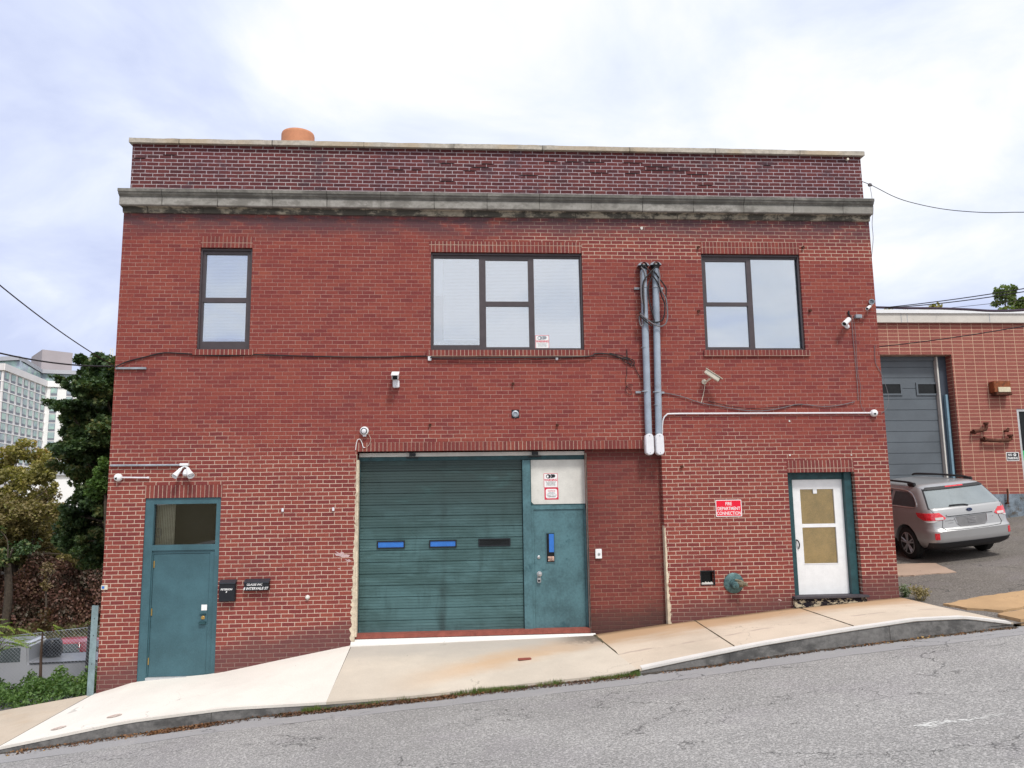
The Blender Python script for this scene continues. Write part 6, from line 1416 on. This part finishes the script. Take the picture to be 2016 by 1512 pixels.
o = mb.build('kerb_grass', m_grass, None); tag(o, 'strip of ragged grass and moss growing along the driveway edge of the road', 'grass', kind='stuff')
P_ = np.concatenate([kerbstuff([(xk(20, 1480), xk(545, 1408), .22), (xk(300, 1440), xk(440, 1420), .8), (xk(545, 1408), xk(900, 1372), .9), (xk(900, 1372), xk(1250, 1330), .35)], 900, 8, y0=-2.24, y1=-2.02, up=.035), kerbstuff([(xk(1300, 1325), xk(1990, 1238), .5)], 350, 18, y0=-2.16, y1=-2.02, up=.02)])
o = leaves('leaf_litter', P_, .035, m_litter, None, up=1.2, seed=51); tag(o, 'brown fallen leaves and grit gathered along the kerb', 'leaves', kind='stuff')
# grit band in the gutter
mb = MB()
for (a, b, w) in ((xk(0, 1482), xk(560, 1405), .07), (xk(540, 1405), xk(1258, 1330), .10), (xk(1262, 1330), xk(1995, 1238), .10)):
    n = 60; pr = []
    for i in range(n+1):
        x = lerp(a, b, i/n); ww = w*random.uniform(.35, 1.25); z = interp(GUT, x); pr.append(((x, -2.02, z+.012), (x, -2.02-ww, z+.04*ww+.005)))
    for (p, q), (r_, s_) in zip(pr, pr[1:]): mb.quad(p, q, s_, r_)
structure('gutter_dirt', mb, plain('gutter grit', (.065, .055, .045), .95, var=.6, scale=25, bump=1))
# sand and fallen grit specks on concrete, scattered
# faded white paint scuff on the road
mb = MB()
for i in range(150):
    t = random.random(); c = ghit(lerp(1805, 1990, t), lerp(1430, 1407, t)+random.gauss(0, 2.6)) if False else None
def rhit(px, py): return hit(px, py, lambda x, y: interp(GUT, x)+.04*(-2-y))
for i in range(105):
    t = random.betavariate(1.2, 2.6); c = rhit(lerp(1800, 1985, t), lerp(1431, 1406, t)+random.gauss(0, 3.4*(1-t*.7))); l, w = random.uniform(.01, .05), random.uniform(.004, .011); a = R(4); z = c.z+.004
    mb.add([(c.x-l, c.y-w*.5, z-.09*l), (c.x+l*.2, c.y-w, z), (c.x+l, c.y+w*.3, z+.09*l), (c.x-l*.1, c.y+w, z)], [(0, 1, 2, 3)])
structure('road_marking', mb, plain('worn white line paint', (.58, .58, .56), .7, var=.1))
# weeds at the right corner of the building
def tuft(name, label, p, n, h, sp_, m, leafm=None, seed=0):
    t_ = thing(name, label, 'plant', p); g = random.Random(seed); mb = MB(); C = []
    for i in range(n):
        a = g.uniform(0, 6.28); r = g.uniform(0, sp_); hh = h*g.uniform(.5, 1); b = p+Vector((r*.4*math.cos(a), r*.4*math.sin(a), -.02)); e = p+Vector((r*1.3*math.cos(a), r*1.3*math.sin(a), hh)); mid = b.lerp(e, .5)+Vector((0, 0, hh*.15))
        mb.tube([b, mid, e], .0022, 3, cap=False, r2=.001)
        for k in range(5): C.append(tuple(mid.lerp(e, k/4)+Vector((g.gauss(0, .015), g.gauss(0, .015), g.gauss(0, .015)))))
    mb.build('stalks', m, t_); leaves('leaves', C, .036, leafm or m, t_, seed=seed); return t_
tuft('weed_clump', 'pale dry weed clump on the asphalt at the right wall corner', hit(1812, 1183), 90, .24, .16, m_dry, seed=4)
tuft('weed_clump', 'small greyish green weed tight against the right wall corner', hit(1783, 1176), 60, .22, .10, m_weed, leafmat('grey green leaves', [(0, (.13, .17, .10)), (1, (.26, .31, .19))]), seed=5)
# trees beyond the neighbour roof
pxtree('roof_tree', 'green ash tree showing above the neighbour roof at the right edge', 24, [(1972, 580, 18, 17), (2000, 590, 18, 16), (1988, 572, 14, 10), (2012, 602, 20, 14), (1960, 598, 10, 9), (1985, 625, 24, 24), (2010, 660, 30, 40)], 420, .22, leafmat('ash leaves', [(0, (.06, .09, .03)), (.5, (.12, .17, .05)), (.85, (.2, .23, .08)), (1, (.28, .12, .06))]), .2, -.5, 61, 'trees beyond the neighbour roof')
pxtree('roof_tree', 'small yellow green treetop just above the middle of the neighbour roof', 26, [(1838, 604, 14, 6), (1820, 610, 10, 5), (1850, 609, 10, 5), (1835, 640, 20, 30)], 450, .22, m_yellow, .15, -.5, 62, 'trees beyond the neighbour roof')
pxtree('roof_tree', 'lowest treetop barely showing near the brick building corner', 27, [(1755, 612, 16, 4), (1780, 612, 10, 3), (1765, 645, 20, 30)], 450, .2, m_yellow, .15, -.5, 63, 'trees beyond the neighbour roof')

# ================================================================== far apartment tower
tw = thing('apartment_tower', 'large pale apartment tower with rows of windows far behind the trees at the left', 'building', (-130, 235, 0))
m_tw = plain('pale tower cladding', (.80, .77, .78), .7, var=.05, scale=.1); m_tww = plain('white tower cladding', (.92, .92, .92), .7, var=.03, scale=.1); m_twg = plain('grey tower cladding', (.45, .46, .50), .7, var=.05, scale=.1); m_twb = plain('taupe tower block', (.38, .34, .35), .7, var=.06, scale=.2)
m_twgl, t = newmat('tower glass'); p = t.pos(); n = t.noise(p, .35, 3)
t.out(t.pr(t.mix(t.ss(n, .35, .65), (.34, .40, .48), (.45, .66, .58)), .2, 0, None, .5)); m_spd = plain('window spandrel', (.24, .25, .30), .6)
HT = 41.5; A = Vector((U(8, 713, 222).x, 222, 0)); B = Vector((U(92, 750, 257).x, 257, 0)); Cc = Vector((U(215, 760, 262).x, 262, 0)); D0 = Vector((A.x-22, 228, 0))
FH = 3.0
def face(P, Q, bays, m_c, first=0, zt=HT, wfrac=.62, nfl=12):
    d = (Q-P); L = d.length; d = d/L; nn = Vector((d.y, -d.x, 0)); M = Matrix((d, -nn, Vector((0, 0, 1)))).transposed().to_4x4(); M.translation = P
    MB(M).box(0, L, 0, .4, -6, zt).build('wall', m_c, tw)
    MB(M).box(-.3, L+.3, -.5, -.001, zt-1.7, zt+.3).build('roof_band', m_c, tw)
    bw = L/bays
    for k in range(nfl):
        z1 = zt-1.9-k*FH; 
        MB(M).box(0, L, -.16, -.001, z1-FH+.02, z1-FH+.32).build('floor_band', m_tww, tw) if m_c is m_tw else None
        for i in range(bays):
            x0 = i*bw+bw*(1-wfrac)/2; x1 = x0+bw*wfrac
            w_ = MB(M).box(x0, x1, -.10, -.001, z1-FH+.34, z1-.02).build('window', m_spd, tw); MB(M).box(x0+.12, x1-.12, -.14, -.1005, z1-FH+1.05, z1-.15).build('pane', m_twgl, w_)
    return M, L
nw = 0
face(A, B, 7, m_tw, nfl=9); face(B, Cc, 4, m_tww, wfrac=.42, nfl=10); face(D0, A, 4, m_tw, wfrac=.8, nfl=9)
def block(pts, z0, z1, m, name):
    n = len(pts); mb = MB(); mb.add([(p[0], p[1], z0) for p in pts]+[(p[0], p[1], z1) for p in pts], [(i, (i+1) % n, n+(i+1) % n, n+i) for i in range(n)]+[tuple(range(n, 2*n))]); return mb.build(name, m, tw)
def P2(px, Y): return (U(px, 730, Y).x, Y)
block([(D0.x, 240), (A.x-3, 236), P2(46, 240), P2(83, 262), P2(215, 268), (Cc.x+8, 290), (D0.x, 290)], HT, HT+3.6, m_twgl, 'penthouse_glazing')
zt = U(46, 706, 240).z; block([(D0.x, 239), (A.x-3, 235), P2(47, 239), P2(83.5, 261), P2(215, 267), (Cc.x+9, 291), (D0.x, 291)], HT+3.6, zt, m_twg, 'penthouse_wall')
zt2 = U(81, 688, 275).z; block([P2(60, 290), P2(80.5, 275), P2(141, 282), P2(125, 305)], HT+3, zt2, m_twb, 'roof_block')
for px in (100, 104, 108, 113, 118): p = U(px, 703, 277.5); MB().box(p.x-.5, p.x+.3, p.y-.3-((px-80)*.0), p.y+1.5, p.z-2.2, p.z+1.8).build('roof_window', m_twg, tw) if False else None
# masts on a farther roof
for px in (195, 199, 217, 221.5): p = U(px, 700, 200); tag(MB().tube([(p.x, 200, p.z-14), (p.x, 200, U(px, 690 if px < 210 else 686, 200).z)], .16, 5).build('roof_mast', m_white, None), 'thin white roof mast poking out above the dark maple', 'mast', 'roof masts')
p = U(100, 960, 90); o = MB().box(p.x-3, p.x+9, 90, 102, -3, U(130, 936, 90).z).build('wall', m_tww, (wb := thing('white_building', 'white building glimpsed between the autumn tree and the maple', 'building', (p.x, 90, -3))))
MB().box(p.x-3.3, p.x+9.3, 89.7, 102.3, U(130, 936, 90).z+.001, U(130, 936, 90).z+.5).build('roof', m_twg, wb)
# ================================================================== overhead wires
def wire(label, pts, r=.012, m=None, k=8): o = MB().tube(smooth_path(pts, k), r, 6, cap=True).build('overhead_wire', m or m_cable, None, smooth=True); return tag(o, label, 'wire', 'overhead wires')
E0 = at(226, 721, .06)
def span(a, b, sag, n=9):
    a, b = Vector(a), Vector(b); return [a.lerp(b, i/n)-Vector((0, 0, sag*4*(i/n)*(1-i/n))) for i in range(n+1)]
a1 = U(-190, 395, -5.5); wire('steeper overhead wire coming down to the left wall corner', span(a1, E0, .12), .0085)
a2 = U(-200, 632, -3); wire('flatter overhead wire running in to the left wall corner', span(a2, E0+Vector((-.02, 0, -.0)), .16), .012)
e1 = Vector((X1+.02, .6, Z(1705, 350, .6))); kn = U(1712, 363, .5)
wire('thin wire hanging in a long sag from the parapet out to the right', [e1, kn]+[U(px, py, lerp(.5, -2, (px-1712)/330)) for px, py in ((1760, 387), (1800, 400), (1860, 412), (1930, 418), (1990, 418), (2060, 414), (2300, 380))], .007)
wire('thin wire dropping past the cornice end down the right corner', [kn, U(1716, 385, -.32), U(1719, 410, -.33), U(1717, 440, -.2), U(1719, 470, .0), U(1716, 510, .1), U(1718, 545, .1), U(1723, 600, .05)], .005, m_cabgrey)
tag(MB().lathe(kn-Vector((.03, 0, 0)), (1, 0, -.3), [(0, .015), (.02, .035), (.05, .035), (.08, .012)], 10).build('wire_insulator', m_cabgrey, None), 'small insulator where the thin wire leaves the parapet', 'insulator')
c0 = at(1724, 605, -.02)
wire('thick twisted cable running out level to the right from the corner lamp', [c0, U(1780, 606.5, -.1), U(1840, 607, -.2), U(1900, 609, -.4), U(1960, 612, -.6), U(2030, 609, -.8), U(2200, 590, -1.5)], .022, plain('dark violet cable', (.05, .03, .05), .6))
wire('upper of the twin wires rising to the right over the neighbour roof', span(at(1735, 606, -.05), U(2200, 534, -3.5), .05), .008)
wire('lower of the twin wires rising to the right over the neighbour roof', span(at(1735, 606.5, -.05), U(2200, 538, -3.6), .08), .008)
wire('thinnest wire crossing low over the neighbour roof', span(U(1850, 608, 6.8), U(2200, 567, 0), .02), .006)
wire('dark wire slanting up to the right across the neighbour brick wall', span(Vector((X1+.02, .3, Z(1730, 684, .3))), U(2200, 606, -2.5), .06), .008)

# ================================================================== sky and light
W = bpy.data.worlds.new("World"); S.world = W; W.use_nodes = True; t = NT(W.node_tree)
SUN_EL, SUN_AZ = R(56), R(160)
sky = t.n('ShaderNodeTexSky', sky_type='NISHITA', sun_disc=False, sun_elevation=SUN_EL, sun_rotation=SUN_AZ, air_density=1.2, dust_density=2.5)
d = t.n('ShaderNodeTexCoord').outputs['Generated']; dx, dy, dz = t.xyz(d)
# project on to a cloud deck
k = t.m('DIVIDE', 1.0, t.m('ADD', t.m('MAXIMUM', dz, 0.0), .22))
cv = t.vec(t.m('MULTIPLY', dx, k), t.m('MULTIPLY', dy, k), 0.0)
n1 = t.noise(cv, 1.7, 7, .56, .5); n2 = t.noise(t.scale(cv, (1, 1.4, 1)), .55, 3, .5, .1)
cl = t.m('ADD', t.m('MULTIPLY', n1, .7), t.m('MULTIPLY', n2, .3))
behind = t.m('MULTIPLY', t.ss(dy, -.1, -.5), .13)
side = t.m('MULTIPLY', t.ss(dx, -.42, -.05, -.08, .035), 1.0)
cl = t.m('ADD', t.m('ADD', t.m('ADD', cl, behind), side), t.ss(dz, .15, .5, -.05, .045))
cc = t.ramp(cl, [(.36, (.46, .51, .69)), (.46, (.55, .60, .75)), (.53, (.64, .68, .77)), (.57, (.70, .72, .77)), (.64, (.80, .80, .82))])
skyc = t.n('ShaderNodeVectorMath', {0: sky.outputs[0], 3: .10}, operation='SCALE').outputs[0]
mixc = t.mix(t.ss(cl, .2, .4, .86, .97), skyc, cc)
lp = t.ss(dz, -.05, .0)
mixc = t.mix(lp, (.20, .20, .19), mixc)
bg = t.n('ShaderNodeBackground', {0: mixc, 1: 1.0})
t.n('ShaderNodeOutputWorld', {0: bg.outputs[0]})
sl = bpy.data.lights.new('sun', 'SUN'); sl.energy = 1.9; sl.angle = R(10); sl.color = (1, .96, .9)
so = bpy.data.objects.new('sun', sl); COL.objects.link(so)
az = SUN_AZ; dirv = Vector((math.sin(az)*math.cos(SUN_EL), math.cos(az)*math.cos(SUN_EL), math.sin(SUN_EL)))
so.rotation_euler = (-dirv).to_track_quat('-Z', 'Y').to_euler(); so.location = (0, -20, 30)
S.view_settings.view_transform = 'Standard'; S.view_settings.look = 'None'; S.view_settings.exposure = 0.5; S.view_settings.gamma = 1
S.cycles.max_bounces = 8; S.cycles.transparent_max_bounces = 24; S.cycles.use_denoising = True
